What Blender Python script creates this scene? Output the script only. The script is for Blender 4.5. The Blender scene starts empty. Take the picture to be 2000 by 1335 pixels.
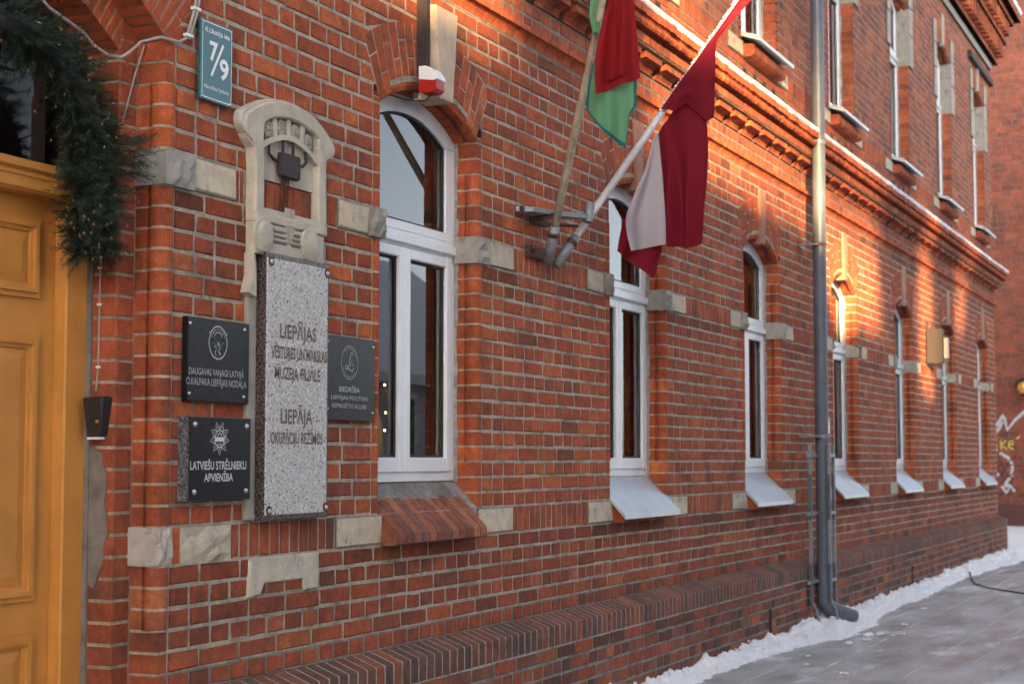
import bpy, bmesh, math, random
from mathutils import Vector, Matrix
rnd = random.Random(7)
C = bpy.context.scene.collection
SC = bpy.context.scene

# ---------------------------------------------------------------- camera, sky, sun, exposure
FPX = 3240.0
CAM = Vector((-4.41, -3.53, 1.48))
YAW, PITCH = math.radians(24.2035), math.radians(4.05)
cam = bpy.data.cameras.new('camera'); co = bpy.data.objects.new('camera', cam); C.objects.link(co)
cam.sensor_width = 36; cam.lens = 36 * FPX / 2000; cam.clip_end = 500; cam.clip_start = .05
co.location = CAM
Fv = Vector((math.cos(YAW)*math.cos(PITCH), math.sin(YAW)*math.cos(PITCH), math.sin(PITCH)))
co.rotation_euler = Fv.to_track_quat('-Z', 'Y').to_euler()
cam.dof.use_dof = True; cam.dof.focus_distance = 7.0; cam.dof.aperture_fstop = 4.6
SC.camera = co
Rv = Vector((math.sin(YAW), -math.cos(YAW), 0)); Uv = Rv.cross(Fv)

SUN_EL, SUN_AZ = 10.0, 26.0          # sun stands low behind the camera, AZ degrees off the wall line
tosun = Vector((-math.cos(math.radians(SUN_AZ))*math.cos(math.radians(SUN_EL)),
                -math.sin(math.radians(SUN_AZ))*math.cos(math.radians(SUN_EL)), math.sin(math.radians(SUN_EL))))
world = bpy.data.worlds.new('World'); SC.world = world; world.use_nodes = True
nt = world.node_tree
sky = nt.nodes.new('ShaderNodeTexSky'); sky.sky_type = 'NISHITA'; sky.sun_disc = False
sky.sun_elevation = math.radians(SUN_EL); sky.sun_rotation = math.atan2(tosun.x, tosun.y) % (2*math.pi)
sky.dust_density = 1.6; sky.air_density = .6; sky.ozone_density = .8
bg = nt.nodes['Background']; bg.inputs[1].default_value = 0.10
# a thin veil of grey mixed into the sky to neutralise its blue cast
bw = nt.nodes.new('ShaderNodeRGBToBW'); nt.links.new(sky.outputs[0], bw.inputs[0])
veil = nt.nodes.new('ShaderNodeMix'); veil.data_type = 'RGBA'; veil.inputs[0].default_value = .62
grey = nt.nodes.new('ShaderNodeVectorMath'); grey.operation = 'MULTIPLY'; grey.inputs[1].default_value = (1.0, .985, .955)
nt.links.new(bw.outputs[0], grey.inputs[0]); nt.links.new(sky.outputs[0], veil.inputs[6]); nt.links.new(grey.outputs[0], veil.inputs[7])
nt.links.new(veil.outputs[2], bg.inputs[0])
sl = bpy.data.lights.new('sun', 'SUN'); sl.energy = 4.3; sl.angle = math.radians(.9); sl.color = (1, .64, .28)
so = bpy.data.objects.new('sun', sl); C.objects.link(so); so.rotation_euler = tosun.to_track_quat('Z', 'Y').to_euler()
SC.view_settings.view_transform = 'Standard'; SC.view_settings.look = 'None'
SC.view_settings.exposure = 3.12; SC.view_settings.gamma = 1; SC.view_settings.use_curve_mapping = False

# ---------------------------------------------------------------- helpers
def proj(p):
    q = Vector(p) - CAM; w = q.dot(Fv)
    if w < .3: return None
    return 1000 + FPX*q.dot(Rv)/w, 667.5 - FPX*q.dot(Uv)/w, w
def inview(p, m=40):
    r = proj(p)
    return bool(r) and -m < r[0] < 2000+m and -m < r[1] < 1335+m

class G:
    """a bag of faces with a base colour each"""
    def __init__(s): s.v = []; s.f = []; s.c = []
    def add(s, vs, fs, col=(1, 1, 1)):
        n = len(s.v); s.v += [tuple(v) for v in vs]; s.f += [tuple(i+n for i in f) for f in fs]; s.c += [col]*len(vs)
        return s
    def merge(s, g):
        n = len(s.v); s.v += g.v; s.f += [tuple(i+n for i in f) for f in g.f]; s.c += g.c; return s
    def box(s, x0, x1, y0, y1, z0, z1, col=(1, 1, 1), bev=0):
        if bev:
            return s.brick(x0, x1, x0, x1, z0, z1, y0, y1, bev, col)
        vs = [(x, y, z) for x in (x0, x1) for y in (y0, y1) for z in (z0, z1)]
        return s.add(vs, [(0,1,3,2), (4,6,7,5), (0,4,5,1), (2,3,7,6), (0,2,6,4), (1,5,7,3)], col)
    def brick(s, a0, b0, a1, b1, z0, z1, yf, yb, bev, col, jit=0.0):
        """front facing -y; a/b the left/right x at the bottom (0) and top (1)"""
        j = lambda k=1: rnd.uniform(-jit, jit)*k
        back = [(a0, yb, z0), (b0, yb, z0), (b1, yb, z1), (a1, yb, z1)]
        o = [(a0+j(), yf+bev, z0+j()), (b0+j(), yf+bev, z0+j()), (b1+j(), yf+bev, z1+j()), (a1+j(), yf+bev, z1+j())]
        if jit and rnd.random() < .16:                     # a knocked-off corner
            k = rnd.randrange(4); x, y, z = o[k]; sx = 1 if k in (0, 3) else -1; sz = 1 if k < 2 else -1
            o[k] = (x+sx*rnd.uniform(.004, .013), y+.002, z+sz*rnd.uniform(.003, .009))
        e = lambda: bev*(1+rnd.uniform(0, 1.2)*(jit > 0))
        f = [(a0+e(), yf+j(), z0+e()), (b0-e(), yf+j(), z0+e()), (b1-e(), yf+j(), z1-e()), (a1+e(), yf+j(), z1-e())]
        n0 = len(s.v); s.add(back+o+f, [(0,1,5,4), (1,2,6,5), (2,3,7,6), (3,0,4,7), (4,5,9,8), (5,6,10,9), (6,7,11,10), (7,4,8,11), (8,9,10,11)], col)
        if jit: s.c[n0:n0+8] = [tuple(x*.28 for x in col)]*8       # grime in the joints
        return s
    def prism_z(s, poly, z0, z1, col=(1, 1, 1)):
        """plan polygon (ccw seen from above) between two heights"""
        n = len(poly)
        vs = [(x, y, z0) for x, y in poly] + [(x, y, z1) for x, y in poly]
        return s.add(vs, [(i, (i+1) % n, n+(i+1) % n, n+i) for i in range(n)] + [tuple(range(n-1, -1, -1)), tuple(range(n, 2*n))], col)
    def prism_x(s, poly, x0, x1, col=(1, 1, 1)):
        """(y,z) section swept along x"""
        n = len(poly)
        vs = [(x0, y, z) for y, z in poly] + [(x1, y, z) for y, z in poly]
        return s.add(vs, [(i, n+i, n+(i+1) % n, (i+1) % n) for i in range(n)] + [tuple(range(n)), tuple(range(2*n-1, n-1, -1))], col)
    def prism_y(s, poly, y0, y1, col=(1, 1, 1), bev=0):
        """(x,z) outline from front y0 to back y1, front edge chamfered by bev"""
        n = len(poly)
        if bev:
            cx = sum(p[0] for p in poly)/n; cz = sum(p[1] for p in poly)/n
            ins = inset(poly, bev)
            vs = [(x, y0, z) for x, z in ins] + [(x, y0+bev, z) for x, z in poly] + [(x, y1, z) for x, z in poly]
            fs = [(i, (i+1) % n, n+(i+1) % n, n+i) for i in range(n)] + [(n+i, n+(i+1) % n, 2*n+(i+1) % n, 2*n+i) for i in range(n)]
            return s.add(vs, fs + [tuple(range(n))], col)
        vs = [(x, y0, z) for x, z in poly] + [(x, y1, z) for x, z in poly]
        return s.add(vs, [(i, (i+1) % n, n+(i+1) % n, n+i) for i in range(n)] + [tuple(range(n)), tuple(range(2*n-1, n-1, -1))], col)
    def tube(s, pts, r, n=8, col=(1, 1, 1), caps=True):
        pts = [Vector(p) for p in pts]; rings = []
        rs = r if isinstance(r, (list, tuple)) else [r]*len(pts)
        vs = []; up = None
        for i, p in enumerate(pts):
            t = (pts[min(i+1, len(pts)-1)] - pts[max(i-1, 0)]).normalized()
            if up is None: up = Vector((0, 0, 1)) if abs(t.z) < .9 else Vector((1, 0, 0))
            a = t.cross(up).normalized(); b = a.cross(t).normalized(); up = b
            vs += [p + (a*math.cos(2*math.pi*k/n) + b*math.sin(2*math.pi*k/n))*rs[i] for k in range(n)]
        fs = [(i*n+k, i*n+(k+1) % n, (i+1)*n+(k+1) % n, (i+1)*n+k) for i in range(len(pts)-1) for k in range(n)]
        if caps: fs += [tuple(range(n-1, -1, -1)), tuple(range((len(pts)-1)*n, len(pts)*n))]
        return s.add(vs, fs, col)
    def ring(s, cx, cz, r0, r1, y0, y1, a0, a1, n, col=(1, 1, 1), sx=1.0):
        """a bent bar in the wall plane, angles from +x"""
        vs = []
        for i in range(n+1):
            t = a0 + (a1-a0)*i/n; c, q = math.cos(t)*sx, math.sin(t)
            vs += [(cx+r0*c, y0, cz+r0*q), (cx+r1*c, y0, cz+r1*q), (cx+r1*c, y1, cz+r1*q), (cx+r0*c, y1, cz+r0*q)]
        fs = []
        for i in range(n):
            for k in range(4): fs.append((4*i+k, 4*i+(k+1) % 4, 4*i+4+(k+1) % 4, 4*i+4+k))
        fs += [(0, 1, 2, 3), (4*n+3, 4*n+2, 4*n+1, 4*n)]
        return s.add(vs, fs, col)
    def ball(s, c, r, n=10, m=6, col=(1, 1, 1), sq=(1, 1, 1)):
        vs = [(c[0], c[1], c[2]+r*sq[2])]
        for i in range(1, m):
            for k in range(n):
                a, b = math.pi*i/m, 2*math.pi*k/n
                vs.append((c[0]+r*sq[0]*math.sin(a)*math.cos(b), c[1]+r*sq[1]*math.sin(a)*math.sin(b), c[2]+r*sq[2]*math.cos(a)))
        vs.append((c[0], c[1], c[2]-r*sq[2])); L = len(vs)-1
        fs = [(0, 1+k, 1+(k+1) % n) for k in range(n)] + [(L, L-n+(k+1) % n, L-n+k) for k in range(n)]
        for i in range(m-2):
            fs += [(1+i*n+k, 1+i*n+n+k, 1+i*n+n+(k+1) % n, 1+i*n+(k+1) % n) for k in range(n)]
        return s.add(vs, fs, col)
    def ribbon(s, pts, w, y, col=(1, 1, 1), closed=False):
        """a thin flat stroke on the wall plane"""
        P = [Vector(p) for p in pts]; n = len(P); vs = []
        for i in range(n):
            a = P[(i-1) % n] if closed or i else P[i]; b = P[(i+1) % n] if closed or i < n-1 else P[i]
            t = (b-a); t = t.normalized() if t.length else Vector((1, 0)); q = Vector((-t.y, t.x))*w/2
            vs += [(P[i].x+q.x, y, P[i].y+q.y), (P[i].x-q.x, y, P[i].y-q.y)]
        m = n if closed else n-1
        return s.add(vs, [(2*i, 2*i+1, 2*((i+1) % n)+1, 2*((i+1) % n)) for i in range(m)], col)
    def mesh(s, name, mat, smooth=False):
        me = bpy.data.meshes.new(name); me.from_pydata(s.v, [], s.f)
        at = me.color_attributes.new('tint', 'FLOAT_COLOR', 'POINT')
        flat = []
        for c in s.c: flat += [c[0], c[1], c[2], 1.0]
        at.data.foreach_set('color', flat)
        for m in (mat if isinstance(mat, (list, tuple)) else [mat]): me.materials.append(m)
        if smooth: me.polygons.foreach_set('use_smooth', [True]*len(me.polygons))
        me.update()
        return me
def inset(poly, d):
    n = len(poly); A = sum(poly[i][0]*poly[(i+1) % n][1]-poly[(i+1) % n][0]*poly[i][1] for i in range(n))
    sg = 1 if A > 0 else -1; out = []
    for i in range(n):
        p0, p1, p2 = Vector(poly[i-1]), Vector(poly[i]), Vector(poly[(i+1) % n])
        e1 = (p1-p0).normalized(); e2 = (p2-p1).normalized()
        n1 = Vector((-e1.y, e1.x))*sg; n2 = Vector((-e2.y, e2.x))*sg; m = (n1+n2)
        m = m/max(.35, 1+n1.dot(n2)); out.append(tuple(p1+m*d))
    return out
def obj(name, g, mat, parent=None, smooth=False, loc=None):
    me = g if isinstance(g, bpy.types.Mesh) else g.mesh(name, mat, smooth)
    o = bpy.data.objects.new(name, me); C.objects.link(o)
    if loc: o.location = loc
    if parent: o.parent = parent; o.matrix_parent_inverse = Matrix.Identity(4)
    return o
def tag(o, label=None, cat=None, group=None, kind=None):
    if label: o['label'] = label
    if cat: o['category'] = cat
    if group: o['group'] = group
    if kind: o['kind'] = kind
    return o
def thing(name, label, cat, loc=(0, 0, 0), group=None):
    o = bpy.data.objects.new(name, None); C.objects.link(o); o.empty_display_size = .1
    o.location = loc
    return tag(o, label, cat, group)
def child(name, g, mat, parent, smooth=False):
    """a part built in world coordinates under a thing whose origin stands elsewhere"""
    o = obj(name, g, mat, None, smooth); o.parent = parent
    w = Vector(); q = parent
    while q: w += q.location; q = q.parent
    o.location = -w
    return o

# ---------------------------------------------------------------- materials
def mat(name, col=None, rough=.8, metal=0, noise=None, bump=None, src=None, spec=None):
    """noise=(scale, amount) mottles the colour, bump=(scale, strength), src 'attr'/'obj' takes the base colour from the piece"""
    m = bpy.data.materials.new(name); m.use_nodes = True
    N = m.node_tree.nodes; L = m.node_tree.links; b = N['Principled BSDF']
    b.inputs['Roughness'].default_value = rough; b.inputs['Metallic'].default_value = metal
    if spec is not None: b.inputs['Specular IOR Level'].default_value = spec
    geo = N.new('ShaderNodeNewGeometry'); out = None
    if src == 'attr':
        a = N.new('ShaderNodeAttribute'); a.attribute_name = 'tint'; out = a.outputs['Color']
    elif src == 'obj':
        a = N.new('ShaderNodeAttribute'); a.attribute_name = 'tint'; q = N.new('ShaderNodeVectorMath'); q.operation = 'MULTIPLY'
        L.new(a.outputs['Color'], q.inputs[0]); L.new(N.new('ShaderNodeObjectInfo').outputs['Color'], q.inputs[1]); out = q.outputs[0]
    else:
        r = N.new('ShaderNodeRGB'); r.outputs[0].default_value = (*col, 1); out = r.outputs[0]
    m['n'] = 0
    def nz(scale, detail=4, rough_=.6):
        t = N.new('ShaderNodeTexNoise'); t.inputs['Scale'].default_value = scale; t.inputs['Detail'].default_value = detail
        t.inputs['Roughness'].default_value = rough_; L.new(geo.outputs['Position'], t.inputs['Vector']); return t.outputs['Fac']
    def rmp(s, a, b_, lo=0., hi=1.):
        t = N.new('ShaderNodeMapRange'); t.inputs[1].default_value = a; t.inputs[2].default_value = b_
        t.inputs[3].default_value = lo; t.inputs[4].default_value = hi; L.new(s, t.inputs[0]); return t.outputs[0]
    def mix(fac, a, c, mode='MIX'):
        t = N.new('ShaderNodeMix'); t.data_type = 'RGBA'; t.blend_type = mode
        if isinstance(fac, (int, float)): t.inputs[0].default_value = fac
        else: L.new(fac, t.inputs[0])
        for k, x in ((6, a), (7, c)):
            if isinstance(x, tuple): t.inputs[k].default_value = (*x, 1)
            else: L.new(x, t.inputs[k])
        return t.outputs[2]
    def mul(c, f):
        v = N.new('ShaderNodeVectorMath'); v.operation = 'SCALE'; L.new(c, v.inputs[0]); L.new(f, v.inputs['Scale']); return v.outputs[0]
    if noise: out = mul(out, rmp(nz(noise[0], 5), .3, .7, 1-noise[1], 1+noise[1]))
    if bump:
        bp = N.new('ShaderNodeBump'); bp.inputs['Strength'].default_value = bump[1]; bp.inputs['Distance'].default_value = .004
        L.new(nz(bump[0], 6), bp.inputs['Height']); L.new(bp.outputs[0], b.inputs['Normal'])
    L.new(out, b.inputs['Base Color'])
    return m, dict(N=N, L=L, b=b, geo=geo, out=out, nz=nz, rmp=rmp, mix=mix, mul=mul)
def fin(h, out): h['L'].new(out, h['b'].inputs['Base Color'])

def brick_mat(name, src):
    m, h = mat(name, src=src, rough=.88, bump=(140, .5), spec=.25)
    nz, rmp, mix, mul = h['nz'], h['rmp'], h['mix'], h['mul']
    c = mul(h['out'], rmp(nz(23, 6), .3, .72, .72, 1.25))
    c = mul(c, rmp(nz(210, 3), .35, .6, .72, 1.06))
    c = mix(rmp(nz(3.1, 7, .72), .47, .71, 0, .75), c, (.055, .036, .032))
    c = mix(rmp(nz(17, 7, .75), .54, .72, 0, .5), c, (.075, .042, .034))        # soot
    c = mix(rmp(nz(60, 4, .7), .62, .70, 0, .75), c, (.04, .028, .025))            # pits
    c = mix(rmp(nz(9, 8, .8), .64, .80, 0, .24), c, (.50, .40, .33))              # lime bloom
    fin(h, c); return m
M = {}
M['brick'] = brick_mat('brick_single', 'obj')
M['brickA'] = brick_mat('brick_mass', 'attr')
m, h = mat('mortar', src='attr', rough=.95, bump=(90, .9))
c = h['mul'](h['out'], h['rmp'](h['nz'](40, 6), .3, .7, .7, 1.2))
c = h['mix'](h['rmp'](h['nz'](4, 6, .7), .46, .70, 0, .85), c, (.07, .058, .05)); fin(h, c); M['mortar'] = m
m, h = mat('limestone', src='attr', rough=.9, bump=(60, .7))
c = h['mul'](h['out'], h['rmp'](h['nz'](14, 6), .3, .7, .78, 1.15))
c = h['mix'](h['rmp'](h['nz'](11, 8, .75), .55, .68, 0, .75), c, (.10, .085, .07)); fin(h, c); M['stone'] = m
m, h = mat('cast_stone', src='attr', rough=.9, bump=(70, .6))
c = h['mul'](h['out'], h['rmp'](h['nz'](12, 6), .3, .7, .82, 1.12))
c = h['mix'](h['rmp'](h['nz'](16, 8, .75), .58, .7, 0, .45), c, (.16, .14, .12)); fin(h, c); M['cast'] = m
def granite(name, base, dark, lo, hi, rough, light=None):
    m, h = mat(name, base, rough=rough, bump=(200, .25) if rough > .5 else None)
    c = h['mix'](h['rmp'](h['nz'](95, 2, .5), lo, hi), h['out'], dark)
    if light: c = h['mix'](h['rmp'](h['nz'](120, 2, .5), .56, .6), c, light)
    c = h['mul'](c, h['rmp'](h['nz'](60, 3), .3, .7, .85, 1.12))
    fin(h, c); return m
M['granite'] = granite('granite_flamed', (.50, .485, .475), (.06, .06, .065), .60, .64, .7, (.64, .63, .61))
M['granite_d'] = granite('granite_polished', (.085, .058, .05), (.014, .013, .013), .46, .52, .35, (.2, .16, .145))
M['black'] = granite('black_granite', (.012, .012, .013), (.006, .006, .006), .5, .6, .3, (.02, .021, .024))
M['black'].node_tree.nodes['Principled BSDF'].inputs['Specular IOR Level'].default_value = .28
M['black_side'] = granite('sawn_granite', (.10, .105, .115), (.03, .03, .033), .5, .58, .7, (.2, .2, .21))
M['engrave'] = mat('silver_engraving', (.42, .43, .45), .7, noise=(300, .4))[0]
M['engrave2'] = mat('bright_engraving', (.62, .65, .68), .7, noise=(300, .25))[0]
M['cut'] = mat('brown_cut_letter', (.17, .125, .105), .85, noise=(120, .5))[0]
M['steel'] = mat('screw_steel', (.55, .56, .58), .35, 1)[0]
M['rust'] = mat('rusty_iron', (.10, .055, .04), .85, .2, noise=(40, .5), bump=(90, .6))[0]
M['iron'] = mat('dark_painted_iron', (.03, .022, .022), .7, 0, noise=(50, .4), bump=(80, .4))[0]
M['white'] = mat('white_window_plastic', (.78, .80, .83), .35, noise=(6, .05))[0]
M['gasket'] = mat('black_gasket', (.015, .016, .018), .6)[0]
M['plaster'] = mat('grey_cement_render', (.30, .285, .27), .95, noise=(18, .4), bump=(50, 1))[0]
M['zinc'] = mat('zinc_sheet', (.50, .56, .60), .42, .35, noise=(5, .12))[0]
M['pipe'] = mat('grey_painted_pipe', (.10, .118, .148), .45, 0, noise=(7, .2))[0]
M['pipe2'] = mat('galvanised_steel', (.24, .26, .29), .5, .3, noise=(15, .25))[0]
m, h = mat('yellow_paint', (.57, .245, .05), .55, noise=(5, .14), bump=(40, .12)); M['yellow'] = m
M['sign'] = mat('green_enamel', (.012, .115, .135), .28)[0]
M['signw'] = mat('sign_white', (.82, .84, .84), .4)[0]
M['snow'] = mat('snow', (.86, .88, .92), .65, noise=(30, .04), bump=(160, .9))[0]
M['patch'] = mat('brown_cement', (.19, .165, .145), .95, noise=(14, .35), bump=(60, 1))[0]
M['dark'] = mat('dark_void', (.01, .01, .01), 1)[0]
M['cable'] = mat('grey_cable', (.33, .31, .29), .6)[0]
M['cabled'] = mat('black_rubber', (.02, .02, .022), .5)[0]
M['room'] = mat('room_plaster', (.34, .33, .30), .9, noise=(2, .15))[0]
m = bpy.data.materials.new('window_glass'); m.use_nodes = True; N = m.node_tree.nodes; L = m.node_tree.links
N.remove(N['Principled BSDF']); tr = N.new('ShaderNodeBsdfTransparent'); tr.inputs[0].default_value = (.80, .86, .83, 1)
gl = N.new('ShaderNodeBsdfGlossy'); gl.inputs['Roughness'].default_value = .004; fr = N.new('ShaderNodeFresnel'); fr.inputs[0].default_value = 2.2
mx = N.new('ShaderNodeMixShader'); L.new(fr.outputs[0], mx.inputs[0]); L.new(tr.outputs[0], mx.inputs[1]); L.new(gl.outputs[0], mx.inputs[2])
L.new(mx.outputs[0], N['Material Output'].inputs[0]); M['glass'] = m
m = M['glass'].copy(); m.name = 'dim_glass'; m.node_tree.nodes['Fresnel'].inputs[0].default_value = 1.35; M['glass2'] = m
def cloth_mat(name, col, tl=.5):
    m = bpy.data.materials.new(name); m.use_nodes = True; N = m.node_tree.nodes; L = m.node_tree.links; b = N['Principled BSDF']
    b.inputs['Base Color'].default_value = (*col, 1); b.inputs['Roughness'].default_value = .75; b.inputs['Specular IOR Level'].default_value = .2
    t = N.new('ShaderNodeBsdfTranslucent'); t.inputs[0].default_value = (*[min(1, x*1.25) for x in col], 1)
    geo = N.new('ShaderNodeNewGeometry'); nz = N.new('ShaderNodeTexNoise'); nz.inputs['Scale'].default_value = 26; nz.inputs['Detail'].default_value = 4
    L.new(geo.outputs['Position'], nz.inputs['Vector']); bp = N.new('ShaderNodeBump'); bp.inputs['Strength'].default_value = .25; bp.inputs['Distance'].default_value = .01
    L.new(nz.outputs['Fac'], bp.inputs['Height']); L.new(bp.outputs[0], b.inputs['Normal'])
    x = N.new('ShaderNodeMixShader'); x.inputs[0].default_value = tl; L.new(b.outputs[0], x.inputs[1]); L.new(t.outputs[0], x.inputs[2]); L.new(x.outputs[0], N['Material Output'].inputs[0]); return m
M['maroon'] = cloth_mat('maroon_cloth', (.215, .010, .024), .45); M['offwhite'] = cloth_mat('white_cloth', (.52, .47, .51), .35)
M['redcloth'] = cloth_mat('red_cloth', (.33, .016, .022), .5); M['lightgreen'] = cloth_mat('light_green_cloth', (.15, .36, .20), .5); M['teal'] = cloth_mat('teal_cloth', (.012, .16, .145), .45)
# ---------------------------------------------------------------- the brick building: dimensions
XA, XE = -3.2, 20.88            # ends of the facade
P, W0, W = 2.857, 2.003, 1.01   # window pitch, left arris of the first, width
WIN = [(W0+P*i, W0+P*i+W) for i in range(7)]
DOOR = (-1.22, .42)
CO = .0758                      # course height
ZL0, ZL1 = 1.107, 1.242         # stone band below the windows
ZM0, ZM1 = 2.455, 2.587         # stone band at mid window
GZ = .08                        # ground at the wall
DZ = 3.50                       # storey height for the upper windows
building = thing('brick_building', 'long two-storey red brick building with white arched windows along the pavement', 'building')
BRK = {}                        # kind -> list of (importance, maker)
def tint(zone='wall'):
    r = rnd.random()
    if zone == 'plinth':
        if r < .24: c = (.13, .060, .052)
        elif r < .50: c = (.22, .078, .056)
        elif r < .78: c = (.31, .086, .050)
        elif r < .92: c = (.24, .098, .075)
        else: c = (.40, .13, .06)
    elif zone == 'cap':
        c = rnd.choice([(.16, .088, .078), (.20, .092, .076), (.14, .078, .072), (.28, .092, .062), (.22, .090, .07)])
    elif zone == 'low':
        if r < .07: c = (.21, .072, .052)
        elif r < .45: c = (.31, .084, .050)
        elif r < .88: c = (.36, .094, .050)
        else: c = (.44, .14, .07)
    elif zone == 'up':
        if r < .20: c = (.24, .085, .065)
        elif r < .65: c = (.36, .105, .065)
        else: c = (.43, .13, .07)
    else:
        if r < .02: c = (.24, .078, .048)
        elif r < .34: c = (.345, .084, .042)
        elif r < .84: c = (.40, .096, .044)
        else: c = (.45, .123, .052)
    k = rnd.uniform(.86, 1.14)
    return tuple(x*m_*k*rnd.uniform(.95, 1.05) for x, m_ in zip(c, (1.10, 1.02, .84)))
def put(kind, ctr, size, g):
    """register one piece; the largest in view become objects, the rest one mass per kind"""
    r = proj(ctr)
    imp = (size*FPX/r[2]) if (r and inview(ctr, 30)) else -1
    BRK.setdefault(kind, []).append((imp, g))
RECT = []                       # plain wall bricks (imp, x0,x1,z0,z1,yf,col)
def rect(x0, x1, z0, z1, y=0., zone='wall', col=None):
    c = col or tint(zone)
    ctr = ((x0+x1)/2, y, (z0+z1)/2); r = proj(ctr)
    imp = ((x1-x0)*FPX/r[2]) if (r and inview(ctr, 30)) else -1
    RECT.append((imp, x0, x1, z0, z1, y, c))
def quad_brick(kind, a0, b0, a1, b1, z0, z1, y=0., zone='wall', bev=.004, yb=.02, col=None):
    g = G().brick(a0, b0, a1, b1, z0, z1, y-.0022+rnd.uniform(-.001, .001), y+yb, bev, col or tint(zone), .0015)
    put(kind, ((a0+b0)/2, y, (z0+z1)/2), max(b0-a0, b1-a1, z1-z0), g)
mort = G()
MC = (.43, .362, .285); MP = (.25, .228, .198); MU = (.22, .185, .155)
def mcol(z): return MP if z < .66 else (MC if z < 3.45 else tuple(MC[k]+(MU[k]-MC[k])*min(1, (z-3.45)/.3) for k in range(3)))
def mface(a0, b0, a1, b1, z0, z1, y=0., col=None):
    mort.add([(a0, y, z0), (b0, y, z0), (b1, y, z1), (a1, y, z1)], [(0, 1, 2, 3)], col or mcol(z0))
def cut_arch(cx, z, zs):
    """half width kept free of plain bricks round an arch springing at zs"""
    d = z-zs
    if d < 0: return None
    if d < .275: return .505+.141*d/.275
    q = 1.267**2-(d+.815)**2
    return math.sqrt(q) if q > 0 else 0
def intervals(z0, z1, holes):
    """holes: list of (l0,r0,l1,r1); returns the solid stretches of a course"""
    hs = sorted(holes); out = []; p0 = p1 = XA
    for l0, r0, l1, r1 in hs:
        out.append((p0, l0, p1, l1)); p0, p1 = r0, r1
    out.append((p0, XE, p1, XE)); return [t for t in out if t[1]-t[0] > .02 or t[3]-t[2] > .02]
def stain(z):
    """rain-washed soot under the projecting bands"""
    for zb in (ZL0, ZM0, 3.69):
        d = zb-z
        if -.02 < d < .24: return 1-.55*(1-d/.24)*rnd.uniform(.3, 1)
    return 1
def lay(a0, b0, a1, b1, z0, z1, row, y=0., zone='wall', g=.0095):
    """fill one stretch of a course in cross bond"""
    a, b = (a0+a1)/2, (b0+b1)/2; w = b-a
    if w < .03: return
    if row % 2 == 0:
        n = max(1, round(w/.1295)); cuts = [a+w*i/n for i in range(n+1)]
        cuts = [cuts[0]]+[c+rnd.uniform(-.006, .006) for c in cuts[1:-1]]+[cuts[-1]]
    else:
        cuts = [a]; cuts.append(a+(.192 if row % 4 == 1 else .13))
        if row % 4 == 3: cuts.append(cuts[-1]+.13 if w > .6 else cuts[-1])
        while b-cuts[-1] > .33: cuts.append(cuts[-1]+.259+rnd.uniform(-.005, .005))
        cuts = sorted(set(c for c in cuts if c < b-.05)); cuts.append(b)
        if len(cuts) > 2 and cuts[-1]-cuts[-2] > .27: cuts.insert(-1, (cuts[-1]+cuts[-2])/2)
    for i in range(len(cuts)-1):
        l, r = cuts[i]+g/2, cuts[i+1]-g/2
        if r-l < .02: continue
        dl = (a1-a0)/2 if i == 0 else 0; dr = (b1-b0)/2 if i == len(cuts)-2 else 0
        if abs(dl)+abs(dr) > .004: quad_brick('brick', l-dl, r-dr, l+dl, r+dr, z0+.0050, z1-.0050, y, zone)
        else:
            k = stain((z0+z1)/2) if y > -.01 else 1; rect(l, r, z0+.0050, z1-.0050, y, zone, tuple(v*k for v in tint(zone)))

def bead(x, sgn, z0, z1, square, zone='wall', depth=.115, r=.036):
    """corner brick of an opening: sgn=+1 the solid lies to the right of the arris x"""
    a = sgn; c = tint(zone)
    if square: poly = [(x+a*.052, -.002), (x-a*.000, -.002), (x-a*.002, 0), (x-a*.002, depth), (x+a*.052, depth)]
    else:
        poly = [(x+a*.054, .03), (x+a*.055, -.002), (x+a*.0515, -.002), (x+a*.0515, .017)]
        cx, cy = x+a*.022, .024
        for k in range(9):
            t = math.radians(-38-177*k/8)
            poly.append((cx+a*r*math.cos(t)*1.0, cy+r*math.sin(t)))
        poly += [(x+a*.014, .056), (x+a*.012, .064), (x-a*.003, .066), (x-a*.003, depth), (x+a*.054, depth)]
    if a > 0: poly = poly[::-1]
    q = inset(poly, .0018); mort.prism_z(q, z0, z1, mcol(z0))
    put('rounded_brick', (x, 0, (z0+z1)/2), .08, G().prism_z(poly, z0+.0050, z1-.0050, c))
def jamb_mortar(x, sgn, z0, z1, depth=.13):
    mort.add([(x+sgn*.02, .02, z0), (x+sgn*.02, depth, z0), (x+sgn*.02, depth, z1), (x+sgn*.02, .02, z1)], [(0, 1, 2, 3)], mcol(z0))
def jamb_plain(x, sgn, z0, z1, depth=.13):
    mort.add([(x, -.0, z0), (x, depth, z0), (x, depth, z1), (x, -.0, z1)], [(0, 1, 2, 3)], mcol(z0))
    mort.add([(x, 0, z0), (x+sgn*.06, 0, z0), (x+sgn*.06, 0, z1), (x, 0, z1)], [(0, 1, 2, 3)], mcol(z0))

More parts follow.
